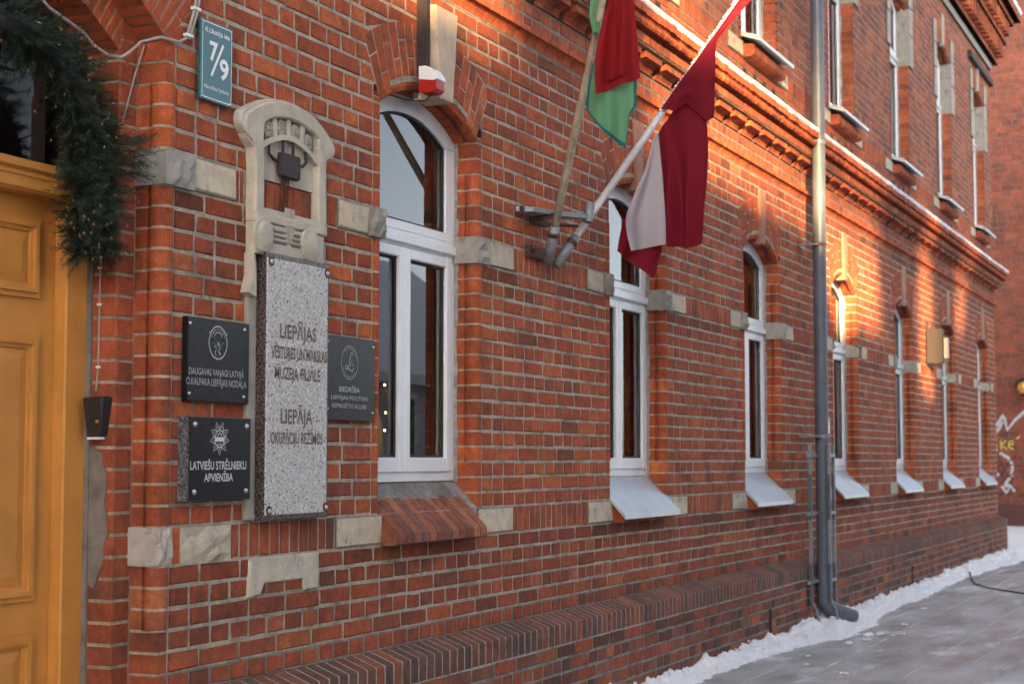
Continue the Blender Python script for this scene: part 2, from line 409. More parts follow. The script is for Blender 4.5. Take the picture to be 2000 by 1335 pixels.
# ---- courses of the lower storey
CE = .055                      # the corner brick covers this much of the face
levels = []
for k in range(6): levels.append((.652+CO*k, .652+CO*(k+1), 'low'))
hb = (ZM0-ZL1)/16
for k in range(16): levels.append((ZL1+hb*k, ZL1+hb*(k+1), 'wall'))
hc = (3.690-ZM1)/14
for k in range(14): levels.append((ZM1+hc*k, ZM1+hc*(k+1), 'wall'))
SPR = 3.073
def dhalf(z):                  # half width of the door arch ring (outer), springing 2.98
    d = z-2.98
    if d < 0: return None
    if d < .2: return .815+.215*d/.2
    q = 1.56**2-(d+.965)**2
    return math.sqrt(q) if q > 0 else 0
DCX = (DOOR[0]+DOOR[1])/2
for row, (z0, z1, zone) in enumerate(levels):
    holes = []; sills = z0 < ZL1
    h0, h1 = dhalf(z0), dhalf(z1)
    if h0 is None: holes.append((DOOR[0]-CE, DOOR[1]+CE)*2)
    elif h0 > 0: holes.append((DCX-h0, DCX+h0, DCX-(h1 or 0), DCX+(h1 or 0)))
    if not sills:
        for l, r in WIN:
            cx = (l+r)/2; h0, h1 = cut_arch(cx, z0, SPR), cut_arch(cx, z1, SPR)
            if h0 is None: holes.append((l-CE, r+CE, l-CE, r+CE))
            elif h0 > 0: holes.append((cx-h0, cx+h0, cx-(h1 or 0), cx+(h1 or 0)))
    for a0, b0, a1, b1 in intervals(z0, z1, holes):
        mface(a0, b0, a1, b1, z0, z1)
        if z0 > ZM1-.01 or z0 < ZM0:
            lay(a0+.002, b0-.002, a1+.002, b1-.002, z0, z1, row, 0., zone if rnd.random() < .93 else 'low')
    # corner bricks
    if not sills:
        sq = (z0 < ZL1+3*hb-.01) or (z1 > SPR-.16)
        if z0 < SPR-.005:
            for l, r in WIN:
                for x, s in ((l, -1), (r, 1)):
                    bead(x, s, z0, min(z1, SPR+.016), sq, zone); jamb_mortar(x, s, z0, z1)
    if z0 < 2.98:
        sq = z0 < .85 or z1 > 2.84
        bead(DOOR[1], 1, z0, min(z1, 3.0), sq, zone, .118, .042); jamb_mortar(DOOR[1], 1, z0, z1)
# band zones: mortar behind the stones, door and window jambs there
for z0, z1, wins in ((ZL0, ZL1, False), (ZM0, ZM1, True)):
    hs = [(DOOR[0], DOOR[1])*2] + ([(l, r)*2 for l, r in WIN] if wins else [])
    for a0, b0, a1, b1 in intervals(z0, z1, hs): mface(a0, b0, a1, b1, z0, z1)
    if wins:
        for l, r in WIN: jamb_plain(l, -1, z0, z1); jamb_plain(r, 1, z0, z1)
# inner step of the door jamb: y=.118, from x=.42 to .31, then to the frame at y=.23
zz = GZ
while zz < 3.02:
    if zz < ZL0: z1 = zz+CO
    else: z1 = zz+.0762
    mort.add([(.42, .118, zz), (.312, .118, zz), (.312, .118, z1), (.42, .118, z1)], [(0, 3, 2, 1)], MC)
    mort.add([(.312, .118, zz), (.312, .26, zz), (.312, .26, z1), (.312, .118, z1)], [(0, 3, 2, 1)], MC)
    g = G().prism_z([(.316, .113), (.308, .118), (.308, .235), (.325, .235), (.325, .2), (.404, .2), (.404, .113)], zz+.006, z1-.006, tint('low'))
    put('rounded_brick', (.31, .118, zz), .09, g); zz = z1
# the bit of jamb below the first course (hidden by the plinth on the street side)
mort.add([(.42, 0, 0), (.42, .13, 0), (.42, .13, .66), (.42, 0, .66)], [(0, 1, 2, 3)], MP)

# ---- stone blocks and soldier courses
SB = []
def stone(x0, x1, z0, z1, y=-.012, col=None, parts=None, yb=.05):
    c = col or rnd.choice([(.56, .47, .35), (.50, .43, .33), (.60, .51, .38)])
    put('stone_block', ((x0+x1)/2, 0, (z0+z1)/2), 1.0, G().brick(x0, x1, x0, x1, z0+.004, z1-.004, y, yb, .006, c, .003))
def rough_stone(x0, x1, z0, z1, y, yb, col, wrap=None):
    """weathered block with a broken face"""
    g = G(); nx, nzc = 7, 5; vs = []; fs = []
    for j in range(nzc):
        for i in range(nx):
            e = i in (0, nx-1) or j in (0, nzc-1)
            vs.append((x0+(x1-x0)*i/(nx-1)+(0 if e else rnd.uniform(-.008, .008)), y+(.010 if e else rnd.uniform(-.012, .014)), z0+(z1-z0)*j/(nzc-1)))
    for j in range(nzc-1):
        for i in range(nx-1): a = j*nx+i; fs.append((a, a+1, a+nx+1, a+nx))
    n = len(vs); ring = [i for i in range(nx)]+[nx*j+nx-1 for j in range(1, nzc)]+[nx*(nzc-1)+i for i in range(nx-2, -1, -1)]+[nx*j for j in range(nzc-2, 0, -1)]
    vs += [(vs[i][0], yb, vs[i][2]) for i in ring]; m_ = len(ring)
    fs += [(ring[k], n+k, n+(k+1) % m_, ring[(k+1) % m_]) for k in range(m_)]
    put('stone_block', ((x0+x1)/2, 0, (z0+z1)/2), 1.0, G().add(vs, fs, col))
def soldiers(x0, x1, z0, z1, y=0., zone='wall', w=.0725):
    if x1-x0 < .04: return
    n = max(1, round((x1-x0)/w)); d = (x1-x0)/n
    for i in range(n):
        l, r = x0+d*i+.0035, x0+d*(i+1)-.0035
        quad_brick('soldier_brick', l, r, l, r, z0+.004, z1-.004, y, zone, .003)
GREY = (.27, .25, .225)
for i, (l, r) in enumerate(WIN):
    # low band
    stone(l-.365, l+.030, ZL0, ZL1); stone(r+.004, r+.43, ZL0, ZL1)
    # mid band: pale block and a dark broken one at the arris, both sides
    if i < 3 or i == 4:
        stone(l-.372, l-.105, ZM0, ZM1); rough_stone(l-.105, l+.022, ZM0, ZM1, -.035, .115, GREY)
        rough_stone(r-.022, r+.12, ZM0, ZM1, -.03, .115, (.33, .30, .265)); stone(r+.122, r+.43, ZM0, ZM1)
    else:
        stone(l-.372, l-.03, ZM0, ZM1); rough_stone(l-.03, l+.02, ZM0+.02, ZM1, -.02, .115, GREY)
        rough_stone(r-.022, r+.05, ZM0+.01, ZM1-.02, -.01, .115, (.42, .37, .31)); soldiers(r+.05, r+.18, ZM0, ZM1); stone(r+.18, r+.42, ZM0, ZM1)
for i in range(7):
    a = WIN[i][1]+.43; b = (WIN[i+1][0]-.37) if i < 6 else XE
    soldiers(a, min(b, XE), ZL0, ZL1); soldiers(a, min(b, XE), ZM0, ZM1)
# door side of the first pier
rough_stone(.395, .485, ZL0, ZL1, -.02, .118, (.45, .41, .36)); rough_stone(.545, .862, ZL0-.004, ZL1-.006, -.016, .05, (.52, .45, .35))
quad_brick('soldier_brick', .485, .545, .485, .545, ZL0, ZL1, 0, 'wall')
rough_stone(.40, .58, ZM0, ZM1, -.035, .118, (.34, .32, .29)); stone(.585, .866, ZM0, ZM1)
soldiers(.866, .985, ZL0, ZL1, 0, 'low'); soldiers(.99, 1.50, ZL0, ZL1, 0, 'low', .0725); soldiers(1.50, 1.63, ZL0, ZL1, 0, 'low')
soldiers(.870, .93, ZM0, ZM1, 0, 'wall', .03); soldiers(1.47, 1.63, ZM0, ZM1)
# date stone with its notch, below the granite slab
ds = [(.985, 1.104), (.972, .955), (1.06, .962), (1.085, 1.003), (1.375, 1.003), (1.385, .958), (1.492, .958), (1.492, 1.104)]
put('stone_block', (1.24, 0, 1.03), 1.2, G().prism_y(ds, -.014, .04, (.54, .49, .40), .006))
rect(1.09, 1.23, .957, .998, .002, col=(.26, .15, .12)); rect(1.24, 1.37, .957, .998, .002, col=(.24, .15, .12))

# ---- arches
def voussoirs(cx, zs, up=False):
    zc = zs-.815; R0, R1 = .962, 1.262; amax = math.asin(.57/1.105)
    n = 17; zone = 'up' if up else 'wall'
    for i in range(n):
        t0, t1 = -amax+2*amax*i/n, -amax+2*amax*(i+1)/n
        e = .0045/1.1; s0, s1 = t0+e, t1-e
        ends = i < 2 or i >= n-2
        Rb = R0-.004 if ends else 1.012
        split = .10 if i % 2 else .20
        for ra, rb in ((Rb, Rb+(1.262-Rb)*(split/.30 if not up else .5)-.004), (Rb+(1.262-Rb)*(split/.30 if not up else .5)+.004, R1)):
            pl = [(cx+ra*math.sin(s0), zc+ra*math.cos(s0)), (cx+ra*math.sin(s1), zc+ra*math.cos(s1)), (cx+rb*math.sin(s1), zc+rb*math.cos(s1)), (cx+rb*math.sin(s0), zc+rb*math.cos(s0))]
            put('voussoir', (cx, 0, zs+.3), .2, G().prism_y(pl, -.0022+rnd.uniform(-.001, .001), .08, tint(zone), .003))
    # mortar sheet behind the ring
    for i in range(24):
        t0, t1 = -amax+2*amax*i/24, -amax+2*amax*(i+1)/24
        mort.add([(cx+r*math.sin(t), 0.001, zc+r*math.cos(t)) for r, t in ((.985, t0), (.985, t1), (1.275, t1), (1.275, t0))], [(0, 1, 2, 3)], mcol(zs))
        mort.add([(cx+1.0*math.sin(t), y, zc+1.0*math.cos(t)) for y, t in ((0, t0), (0, t1), (.06, t1), (.06, t0))], [(0, 1, 2, 3)], MU)
        mort.add([(cx+r*math.sin(t), .058, zc+r*math.cos(t)) for r, t in ((.955, t0), (.955, t1), (1.01, t1), (1.01, t0))], [(0, 1, 2, 3)], MU)
        mort.add([(cx+.957*math.sin(t), y, zc+.957*math.cos(t)) for y, t in ((.06, t0), (.06, t1), (.17, t1), (.17, t0))], [(0, 1, 2, 3)], MU)
    # bead moulding and soffit bricks under the ring
    am = math.asin(.50/.96); n = 15
    for i in range(n):
        t0, t1 = -am+2*am*i/n+.003, -am+2*am*(i+1)/n-.003
        for Rc, rr, yc, kind in ((.972, .030, .030, 'voussoir'), (.945, .0, .10, 'voussoir')):
            vs = []; K = 8
            for t in (t0, (t0+t1)/2, t1):
                if rr:
                    for k in range(K):
                        q = 2*math.pi*k/K; R = Rc+rr*math.cos(q); vs.append((cx+R*math.sin(t), yc+rr*math.sin(q), zc+R*math.cos(t)))
                else:
                    for R, y in ((.942, .066), (.942, .122), (.97, .122), (.97, .066)): vs.append((cx+R*math.sin(t), y, zc+R*math.cos(t)))
            K = 8 if rr else 4
            fs = [(j*K+k, j*K+(k+1) % K, (j+1)*K+(k+1) % K, (j+1)*K+k) for j in range(2) for k in range(K)] + [tuple(range(K)), tuple(range(3*K-1, 2*K-1, -1))]
            put(kind, (cx, 0, zs+.2), .13, G().add(vs, fs, tint(zone)))
for i, (l, r) in enumerate(WIN):
    cx = (l+r)/2; voussoirs(cx, SPR)
    a, b = (.115, .070) if i == 0 else (.085, .055)
    col = (.56, .44, .33) if i == 0 else ((.36, .17, .12) if i in (1, 2, 3) else (.36, .23, .18))
    ks = [(cx-b, 3.165), (cx+b*.95, 3.165), (cx+a, 3.60), (cx-a, 3.60)]
    if i == 0: obj('dark_side_strip', G().box(cx-.155, cx-.118, -.055, -.003, 3.27, 3.9, (1, 1, 1), .003), M['iron'], building)  # dark strip for the keystone's shaded, dirty side and a pipe
    o = obj('keystone', G().prism_y(ks, -.085 if i == 0 else -.022, .06, col, .004), M['cast'], building)
# ---- door arch: two stepped rings
for y, R0, R1, yb, z_ in ((0., 1.262, 1.55, .118, 2.015), (.118, 1.150, 1.262, .30, 2.015)):
    n = 40
    for i in range(n):
        t0, t1 = -.72+1.44*i/n, -.72+1.44*(i+1)/n
        if t1 < -.1: continue
        s0, s1 = t0+.0032, t1-.0032
        cuts = [(R0, R0+.125), (R0+.133, R1)] if i % 2 and y == 0 else [(R0, R1)]
        for ra, rb in cuts:
            pl = [(DCX+ra*math.sin(s0), z_+ra*math.cos(s0)), (DCX+ra*math.sin(s1), z_+ra*math.cos(s1)), (DCX+rb*math.sin(s1), z_+rb*math.cos(s1)), (DCX+rb*math.sin(s0), z_+rb*math.cos(s0))]
            put('voussoir', pl[0][:1]+(0, pl[0][1]), .2, G().prism_y(pl, y-.002, yb, tint('wall'), .003))
    for i in range(30):
        t0, t1 = -.75+1.5*i/30, -.75+1.5*(i+1)/30
        mort.add([(DCX+r*math.sin(t), y+.002, z_+r*math.cos(t)) for r, t in ((R0+.006, t0), (R0+.006, t1), (R1+.02, t1), (R1+.02, t0))], [(0, 1, 2, 3)], MC)
        mort.add([(DCX+(R0+.005)*math.sin(t), yy, z_+(R0+.005)*math.cos(t)) for yy, t in ((y, t0), (y, t1), (yb, t1), (yb, t0))], [(0, 1, 2, 3)], MC)

# ---- plinth: sloped cap of header bricks, then courses on a face 115 mm proud
PY = -.115
slot_x = [7.965, 13.61, 19.28]
x = DOOR[1]+.06
sec = [(0.01, .650), (.0, .6505), (PY+.006, .6085), (PY+.0008, .602), (PY, .502), (0.01, .502)]
while x < XE+.05:
    w = .0775; g = G().prism_x(sec[::-1], x+.0062, x+w-.0062, tint('cap')); put('plinth_brick', (x+w/2, PY, .57), .1, g); x += w
xs0 = DOOR[1]+.05
mort.add([(xs0, -.0, .6498), (XE+.1, -.0, .6498), (XE+.1, PY+.005, .6070), (xs0, PY+.005, .6070)], [(0, 3, 2, 1)], (.40, .375, .34))
mort.add([(xs0, PY+.005, .607), (XE+.1, PY+.005, .607), (XE+.1, PY+.0014, .60), (xs0, PY+.0014, .60)], [(0, 3, 2, 1)], (.40, .375, .34))
mort.add([(xs0, PY+.0014, .60), (XE+.1, PY+.0014, .60), (XE+.1, PY+.0014, .49), (xs0, PY+.0014, .49)], [(0, 3, 2, 1)], (.40, .375, .34))
for k in range(7):
    z1 = .50-CO*k; z0 = z1-CO; segs = []; p = xs0
    for sx in slot_x:
        if z1 < .36: segs.append((p, sx-.035)); p = sx+.035
    segs.append((p, XE+.1))
    for a, b in segs:
        mface(a, b, a, b, z0, z1, PY+.002, MP); lay(a, b, a, b, z0, z1, k+1, PY+.002, 'plinth')
for sx in slot_x:
    mort.add([(sx-.035, -.02, 0), (sx+.035, -.02, 0), (sx+.035, -.02, .36), (sx-.035, -.02, .36)], [(0, 1, 2, 3)], (.02, .016, .014))
    for s in (-1, 1): mort.add([(sx+s*.035, PY, 0), (sx+s*.035, -.02, 0), (sx+s*.035, -.02, .36), (sx+s*.035, PY, .36)], [(0, 1, 2, 3)], (.07, .05, .045))
mort.add([(XE+.1, PY, 0), (XE+.1, .5, 0), (XE+.1, .5, .61), (XE+.1, PY, .61)], [(0, 1, 2, 3)], MP)

# ---- sills
def sill_bricks(l):
    n = 12; w = .92/n
    for i in range(n):
        a, b = l+.03+w*i+.0045, l+.03+w*(i+1)-.0045; d = rnd.uniform(-.0005, .005)
        s = [(.12, 1.352+d), (-.083, 1.160+d), (-.089, 1.150+d), (-.089, 1.112), (-.07, 1.104), (.12, 1.104)]
        put('sill_brick', ((a+b)/2, -.09, 1.15), 1, G().prism_x(s[::-1], a, b, rnd.choice([(.38, .125, .07), (.27, .095, .065), (.44, .16, .085), (.24, .11, .085), (.34, .11, .06)])))
    mort.add([(l+.03, .12, 1.3505), (l+.03, -.082, 1.1585), (l+.95, -.082, 1.1585), (l+.95, .12, 1.3505), (l+.03, -.0872, 1.15), (l+.95, -.0872, 1.15), (l+.03, -.0872, 1.106), (l+.95, -.0872, 1.106)], [(0, 1, 2, 3), (1, 4, 5, 2), (4, 6, 7, 5)], (.03, .025, .022))
    mort.add([(l, .12, 1.372), (l, .060, 1.297), (l+W, .060, 1.297), (l+W, .12, 1.372)], [(0, 1, 2, 3)], (.26, .24, .22))
    G_ = G().add([(l+.955, .12, 1.37), (l+W, .12, 1.37), (l+W, -.0, 1.25), (l+.955, -.02, 1.225), (l+.955, .12, 1.2), (l+W, .12, 1.2), (l+W, -.0, 1.12), (l+.955, -.02, 1.12)], [(0, 1, 2, 3), (3, 2, 6, 7), (0, 3, 7, 4)])
    obj('sill_mortar', G_, M['plaster'], building)
def sill_metal(l, zo=0., z_in=1.374, z_out=1.155, yo=-.10):
    g = G(); r = l+W; ys = (.125, -.005, yo); t = .004
    top = [(l-.004, .125, z_in), (r+.004, .125, z_in), (r+.006, yo, z_out), (l-.006, yo, z_out)]
    v = [(a, b, c+zo) for a, b, c in top]
    dn = [(a, b-.002 if i > 1 else b, c-(.028 if i > 1 else .004)) for i, (a, b, c) in enumerate(v)]
    g.add(v+dn, [(0, 1, 2, 3), (3, 2, 6, 7), (0, 3, 7, 4), (1, 5, 6, 2), (4, 7, 6, 5)])
    for x in (l-.004, r+.002):    # turned-up edges
        e = G().add([(x, .125, z_in+zo+.016), (x, yo+.02, z_out+zo+.020), (x, yo, z_out+zo), (x, .125, z_in+zo), (x+.003, .125, z_in+zo+.016), (x+.003, yo+.02, z_out+zo+.020), (x+.003, yo, z_out+zo), (x+.003, .125, z_in+zo)], [(0, 1, 2, 3), (4, 7, 6, 5), (0, 4, 5, 1), (1, 5, 6, 2)])
        g.add(e.v, e.f)
    obj('metal_sill', g, M['zinc'], building)
sill_bricks(WIN[0][0])
for l, r in WIN[1:]:
    sill_metal(l)
    s = [(.12, 1.34), (-.075, 1.143), (-.08, 1.135), (-.08, 1.108), (.12, 1.108)]
    for i in range(12): put('sill_brick', (l+.5, 0, 1.2), .1, G().prism_x(s[::-1], l+.03+.079*i+.002, l+.03+.079*(i+1)-.002, tint('wall')))
# ---------------------------------------------------------------- string course, mid cornice, upper storey
def sweep_bricks(kind, sec, x0, x1, w, zone, jit=.0, gap=.004, size=.1):
    x = x0
    while x < x1-.02:
        g = G(); d = rnd.uniform(-jit, jit)
        g.prism_x([(y+d, z) for y, z in sec][::-1], x+gap, min(x+w, x1)-gap, tint(zone))
        put(kind, (x+w/2, sec[0][0], sec[0][1]), size, g); x += w
XC = 1.0                                     # the cornice left of here is out of the picture
sec = [(.01, 3.786), (-.042, 3.783), (-.047, 3.778), (-.047, 3.752)] + [(-.047+.044*math.sin(t), 3.752-.06*(1-math.cos(t))) for t in [math.radians(a) for a in (20, 40, 60, 80)]] + [(.01, 3.692)]
sweep_bricks('cornice_brick', sec, XC, XE, .13, 'wall', .001)
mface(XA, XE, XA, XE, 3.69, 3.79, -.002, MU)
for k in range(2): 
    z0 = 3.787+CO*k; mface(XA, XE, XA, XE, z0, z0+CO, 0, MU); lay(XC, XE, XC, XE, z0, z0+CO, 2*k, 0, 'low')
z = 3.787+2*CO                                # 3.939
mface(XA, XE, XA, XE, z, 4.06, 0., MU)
x = XC                                        # consoles with rounded undersides
cs = [(.01, z+.108), (-.086, z+.108), (-.092, z+.10), (-.092, z+.062)] + [(-.092+.078*math.sin(t), z+.062-.056*(1-math.cos(t))) for t in [math.radians(a) for a in (25, 50, 75, 90)]] + [(.01, z+.004)]
while x < XE:
    for dx in (0, .105, .21): put('console_brick', (x+dx, -.1, z), .1, G().prism_x(cs[::-1], x+dx+.003, x+dx+.103, tint('low')))
    mort.add([(x+.316, -.002, z), (x+.39, -.002, z), (x+.39, -.002, z+.11), (x+.316, -.002, z+.11)], [(0, 1, 2, 3)], (.05, .04, .036))
    x += .39
XEc = XE+.16
def ledge(y, z0, z1, col): 
    mort.add([(XA, y, z0), (XEc, y, z0), (XEc, y, z1), (XA, y, z1)], [(0, 1, 2, 3)], col)
    mort.add([(XA, y, z0), (XA, .02, z0), (XEc, .02, z0), (XEc, y, z0)], [(0, 1, 2, 3)], (.42, .30, .13))  # underside painted yellow for the warm light caught there
ledge(-.116, z+.110, z+.185, MU)
y = -.12; row = 0
lay(XC, XE+.12, XC, XE+.12, z+.112, z+.186, 0, y, 'low')
cy = [(.01, z+.250), (-.178, z+.250)] + [(-.155-.028*math.cos(t), z+.218+.028*math.sin(t)) for t in [math.radians(a) for a in (60, 20, -20, -60)]] + [(-.140+.012*math.cos(t), z+.200-.012*math.sin(t)*1.1) for t in [math.radians(a) for a in (20, 90)]] + [(-.118, z+.188), (.01, z+.188)]
sweep_bricks('cornice_brick', cy, XC, XE+.16, .105, 'wall', .004, .006)
sec = [(.01, z+.312), (-.188, z+.312), (-.192, z+.306), (-.192, z+.256), (.01, z+.252)]
sweep_bricks('cornice_brick', sec, XC, XE+.18, .115, 'wall', .006, .006)
ledge(-.17, z+.25, z+.315, MU)
ZS = z+.314                                   # 4.25 top of the brick ledge
mort.add([(XA, -.19, ZS), (XE+.18, -.19, ZS), (XE+.18, .02, ZS+.03), (XA, .02, ZS+.03)], [(0, 1, 2, 3)], MU)

UB0, UB1 = 4.555, 4.687
SPU = 6.603
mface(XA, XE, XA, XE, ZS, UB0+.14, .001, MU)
ul = [(ZS+.005+.0745*k, ZS+.005+.0745*(k+1)) for k in range(4)]
for k, (z0, z1) in enumerate(ul):
    hs = []
    if k in (1, 2):
        for l, r in WIN:
            for j in range(4): c = l+.09+.275*j; hs.append((c-.045, c+.045)*2)
    for a0, b0, a1, b1 in intervals(z0, z1, hs): lay(max(a0, 2.5), b0, max(a1, 2.5), b1, z0, z1, k+1, 0, 'wall')
for l, r in WIN:
    for j in range(4):
        c = l+.09+.275*j; mort.add([(c-.05, -.004, ul[1][0]), (c+.05, -.004, ul[1][0]), (c+.05, -.004, ul[2][1]), (c-.05, -.004, ul[2][1])], [(0, 1, 2, 3)], (.012, .01, .01))
for i, (l, r) in enumerate(WIN):
    if i == 0: continue
    stone(l-.36, l+.02, UB0, UB1, -.014, (.55, .46, .33)); stone(r, r+.34, UB0, UB1, -.014, (.52, .45, .34))
    soldiers(r+.34, WIN[i+1][0]-.36 if i < 6 else XE, UB0, UB1, 0, 'wall')
    if i == 1: soldiers(WIN[0][1]+.34, l-.36, UB0, UB1, 0, 'wall')
    sill_metal(l, 0, 4.765, 4.690, -.15)
    s = [(.1, 4.66), (-.085, 4.655)] + [(-.06-.04*math.cos(t), 4.60+.04*math.sin(t)) for t in (.6, 0, -.6, -1.4)] + [(.1, 4.556)]
    for k in range(10): put('sill_brick', (l+.5, 0, 4.6), .1, G().prism_x(s[::-1], l+.03+.095*k+.004, l+.03+.095*(k+1)-.004, tint('low')))
nU = 34
uh = (7.285-UB1)/nU
for row in range(nU):
    z0, z1 = UB1+uh*row, UB1+uh*(row+1); hs = []
    for l, r in WIN:
        cx = (l+r)/2; h0, h1 = cut_arch(cx, z0, SPU), cut_arch(cx, z1, SPU)
        if h0 is None: hs.append((l, r, l, r))
        elif h0 > 0: hs.append((cx-h0, cx+h0, cx-(h1 or 0), cx+(h1 or 0)))
    for a0, b0, a1, b1 in intervals(z0, z1, hs):
        if b1 < 4: continue
        mface(a0, b0, a1, b1, z0, z1, 0., (.30, .25, .21)); lay(a0+.002, b0-.002, a1+.002, b1-.002, z0, z1, row, 0., 'up')
    if z0 < SPU-.02:
        for l, r in WIN[1:]:
            for x_, s in ((l, -1), (r, 1)):
                g = G().add([(x_, -.003, z0+.006), (x_, .118, z0+.006), (x_, .118, z1-.006), (x_, -.003, z1-.006)], [(0, 1, 2, 3)], tint('wall'))
                ex = x_-s*.005; t_ = tint('wall')
                put('rounded_brick', (x_, 0, z0), .06, G().prism_z([(ex, -.004), (x_+s*.02, -.004), (x_+s*.02, .12), (ex, .12)][::s], z0+.006, z1-.006, t_)); jamb_plain(x_, s, z0, z1)
    if z1 > 7.0: pass
for l, r in WIN[1:]: jamb_plain(l, -1, UB0, UB1); jamb_plain(r, 1, UB0, UB1)
mface(XA, 4.2, XA, 4.2, UB0, 8.2, .001, MU)
for i, (l, r) in enumerate(WIN):
    if i == 0: continue
    cx = (l+r)/2; voussoirs(cx, SPU, True)
    sc = (.40, .36, .30)
    for a, b in ((l-.20, l-.012), (r+.012, r+.26)):                         # dressed stone strips beside the upper half
        for k, (q0, q1) in enumerate(((5.95, 6.32), (6.32, 6.64), (6.64, 6.93))): stone(a, b, q0, q1, -.022, sc)
    for s, xx in ((-1, l), (1, r)):
        put('stone_block', (xx, 0, 6.2), .5, G().prism_z([(xx-s*.008, -.02), (xx+s*.03, -.02), (xx+s*.03, .12), (xx-s*.008, .12)][::s], 5.95, 6.60, (.30, .265, .23)))
    obj('keystone', G().prism_y([(cx-.05, 6.72), (cx+.05, 6.72), (cx+.07, 7.13), (cx-.07, 7.13)], -.022, .06, sc, .004), M['cast'], building)
# top: stone band, dark panel, dentil rows, eaves
x = 4.3
while x < XE:
    put('stone_block', (x, 0, 7.34), .9, G().brick(x, min(x+.9, XE+.03), x, min(x+.9, XE+.03), 7.29, 7.40, -.035, .05, .004, (.36, .34, .30), .002)); x += .905
obj('dark_panel', G().box(18.8, XE+.02, -.06, .02, 7.04, 7.13, (1, 1, 1), .004), M['iron'], building)  # plain dark box below the stone band
def row_of(kind, x0, x1, step, w, y0, y1, z0, z1, zone):
    x = x0
    while x < x1: put(kind, (x, y0, z0), w, G().box(x, x+w, y0, y1, z0, z1, tint(zone))); x += step
for z0, z1, p in ((7.40, 7.48, .11), (7.72, 7.80, .23), (8.00, 8.08, .33), (8.08, 8.20, .42)):
    row_of('cornice_brick', 12, XE+p, .13, .124, -p, .1, z0, z1-.006, 'low'); mort.add([(4, -p+.004, z0), (XE+p, -p+.004, z0), (XE+p, -p+.004, z1), (4, -p+.004, z1)], [(0, 1, 2, 3)], MU)
    mort.add([(4, -p+.004, z0), (4, .1, z0), (XE+p, .1, z0), (XE+p, -p+.004, z0)], [(0, 1, 2, 3)], MU)
for z0, z1, p in ((7.48, 7.72, .15), (7.80, 8.00, .25)):
    row_of('console_brick', 12, XE+p-.08, .26, .12, -p-.05, .1, z0, z1, 'low')
    mort.add([(4, -p+.08, z0), (XE+p-.1, -p+.08, z0), (XE+p-.1, -p+.08, z1), (4, -p+.08, z1)], [(0, 1, 2, 3)], (.05, .03, .028))
# closed shell behind the facade
DY = 9.0
mort.add([(XE, 0, 0), (XE, DY, 0), (XE, DY, 8.2), (XE, 0, 8.2)], [(0, 1, 2, 3)], (.25, .10, .07))
mort.add([(XA, 0, 0), (XA, DY, 0), (XA, DY, 8.2), (XA, 0, 8.2)], [(0, 3, 2, 1)], (.25, .10, .07))
mort.add([(XA, DY, 0), (XE, DY, 0), (XE, DY, 8.2), (XA, DY, 8.2)], [(0, 3, 2, 1)], (.25, .10, .07))
mort.add([(XA, -.1, 8.2), (XE, -.1, 8.2), (XE, DY, 10.5), (XA, DY, 10.5)], [(0, 1, 2, 3)], (.1, .1, .11))
mface(XA, DOOR[0]-.04, XA, DOOR[0]-.04, 0, .66); mface(XA, 4.2, XA, 4.2, 4.26, 4.56)
obj('wall', mort, M['mortar'], building)

# ---- turn the registered pieces into objects
VAR = {}
def variant(w, k):
    key = ('s' if w > .16 else 'h', k)
    if key not in VAR:
        L_ = .25 if key[0] == 's' else .12
        g = G().brick(-L_/2, L_/2, -L_/2, L_/2, -.0325, .0325, -.003+rnd.uniform(-.0004, .0004), .02, .0046, (1, 1, 1), .0018)
        VAR[key] = (g.mesh('brick', M['brick']), L_)
    return VAR[key]
quads = BRK.pop('brick', [])
allb = [('r', t) for t in RECT] + [('q', t) for t in quads]
allb.sort(key=lambda t: -t[1][0])
mass = G()
for n, (ty, t) in enumerate(allb):
    if n < 300:
        if ty == 'r':
            _, x0, x1, z0, z1, y, c = t; me, L_ = variant(x1-x0, rnd.randrange(7))
            o = bpy.data.objects.new('brick', me); C.objects.link(o); o.parent = building
            o.location = ((x0+x1)/2, y+rnd.uniform(-.0007, .0007), (z0+z1)/2); o.scale = ((x1-x0)/L_, 1, (z1-z0)/.065)
            o.rotation_euler = (rnd.uniform(-.008, .008), rnd.uniform(-.004, .004), rnd.uniform(-.0022, .0022)); o.color = (*c, 1)
        else:
            o = obj('brick', t[1], M['brickA'], building)
    elif ty == 'r':
        _, x0, x1, z0, z1, y, c = t
        mass.brick(x0, x1, x0, x1, z0, z1, y-.003+rnd.uniform(-.0006, .0006), y+.02, .0046, c, .0015)
    else: mass.merge(t[1])
tag(obj('brickwork', mass, M['brickA'], building), kind='stuff')
for kind, lst in BRK.items():
    lst.sort(key=lambda t: -t[0]); ms = G()
    st = kind == 'stone_block'
    for n, (imp, g) in enumerate(lst):
        if n < 290 and imp > 7:
            o = obj(kind, g, M['stone'] if st else M['brickA'], building)
        else: ms.merge(g)
    if ms.v: tag(obj(kind + '_run', ms, M['stone'] if st else M['brickA'], building), kind='stuff')

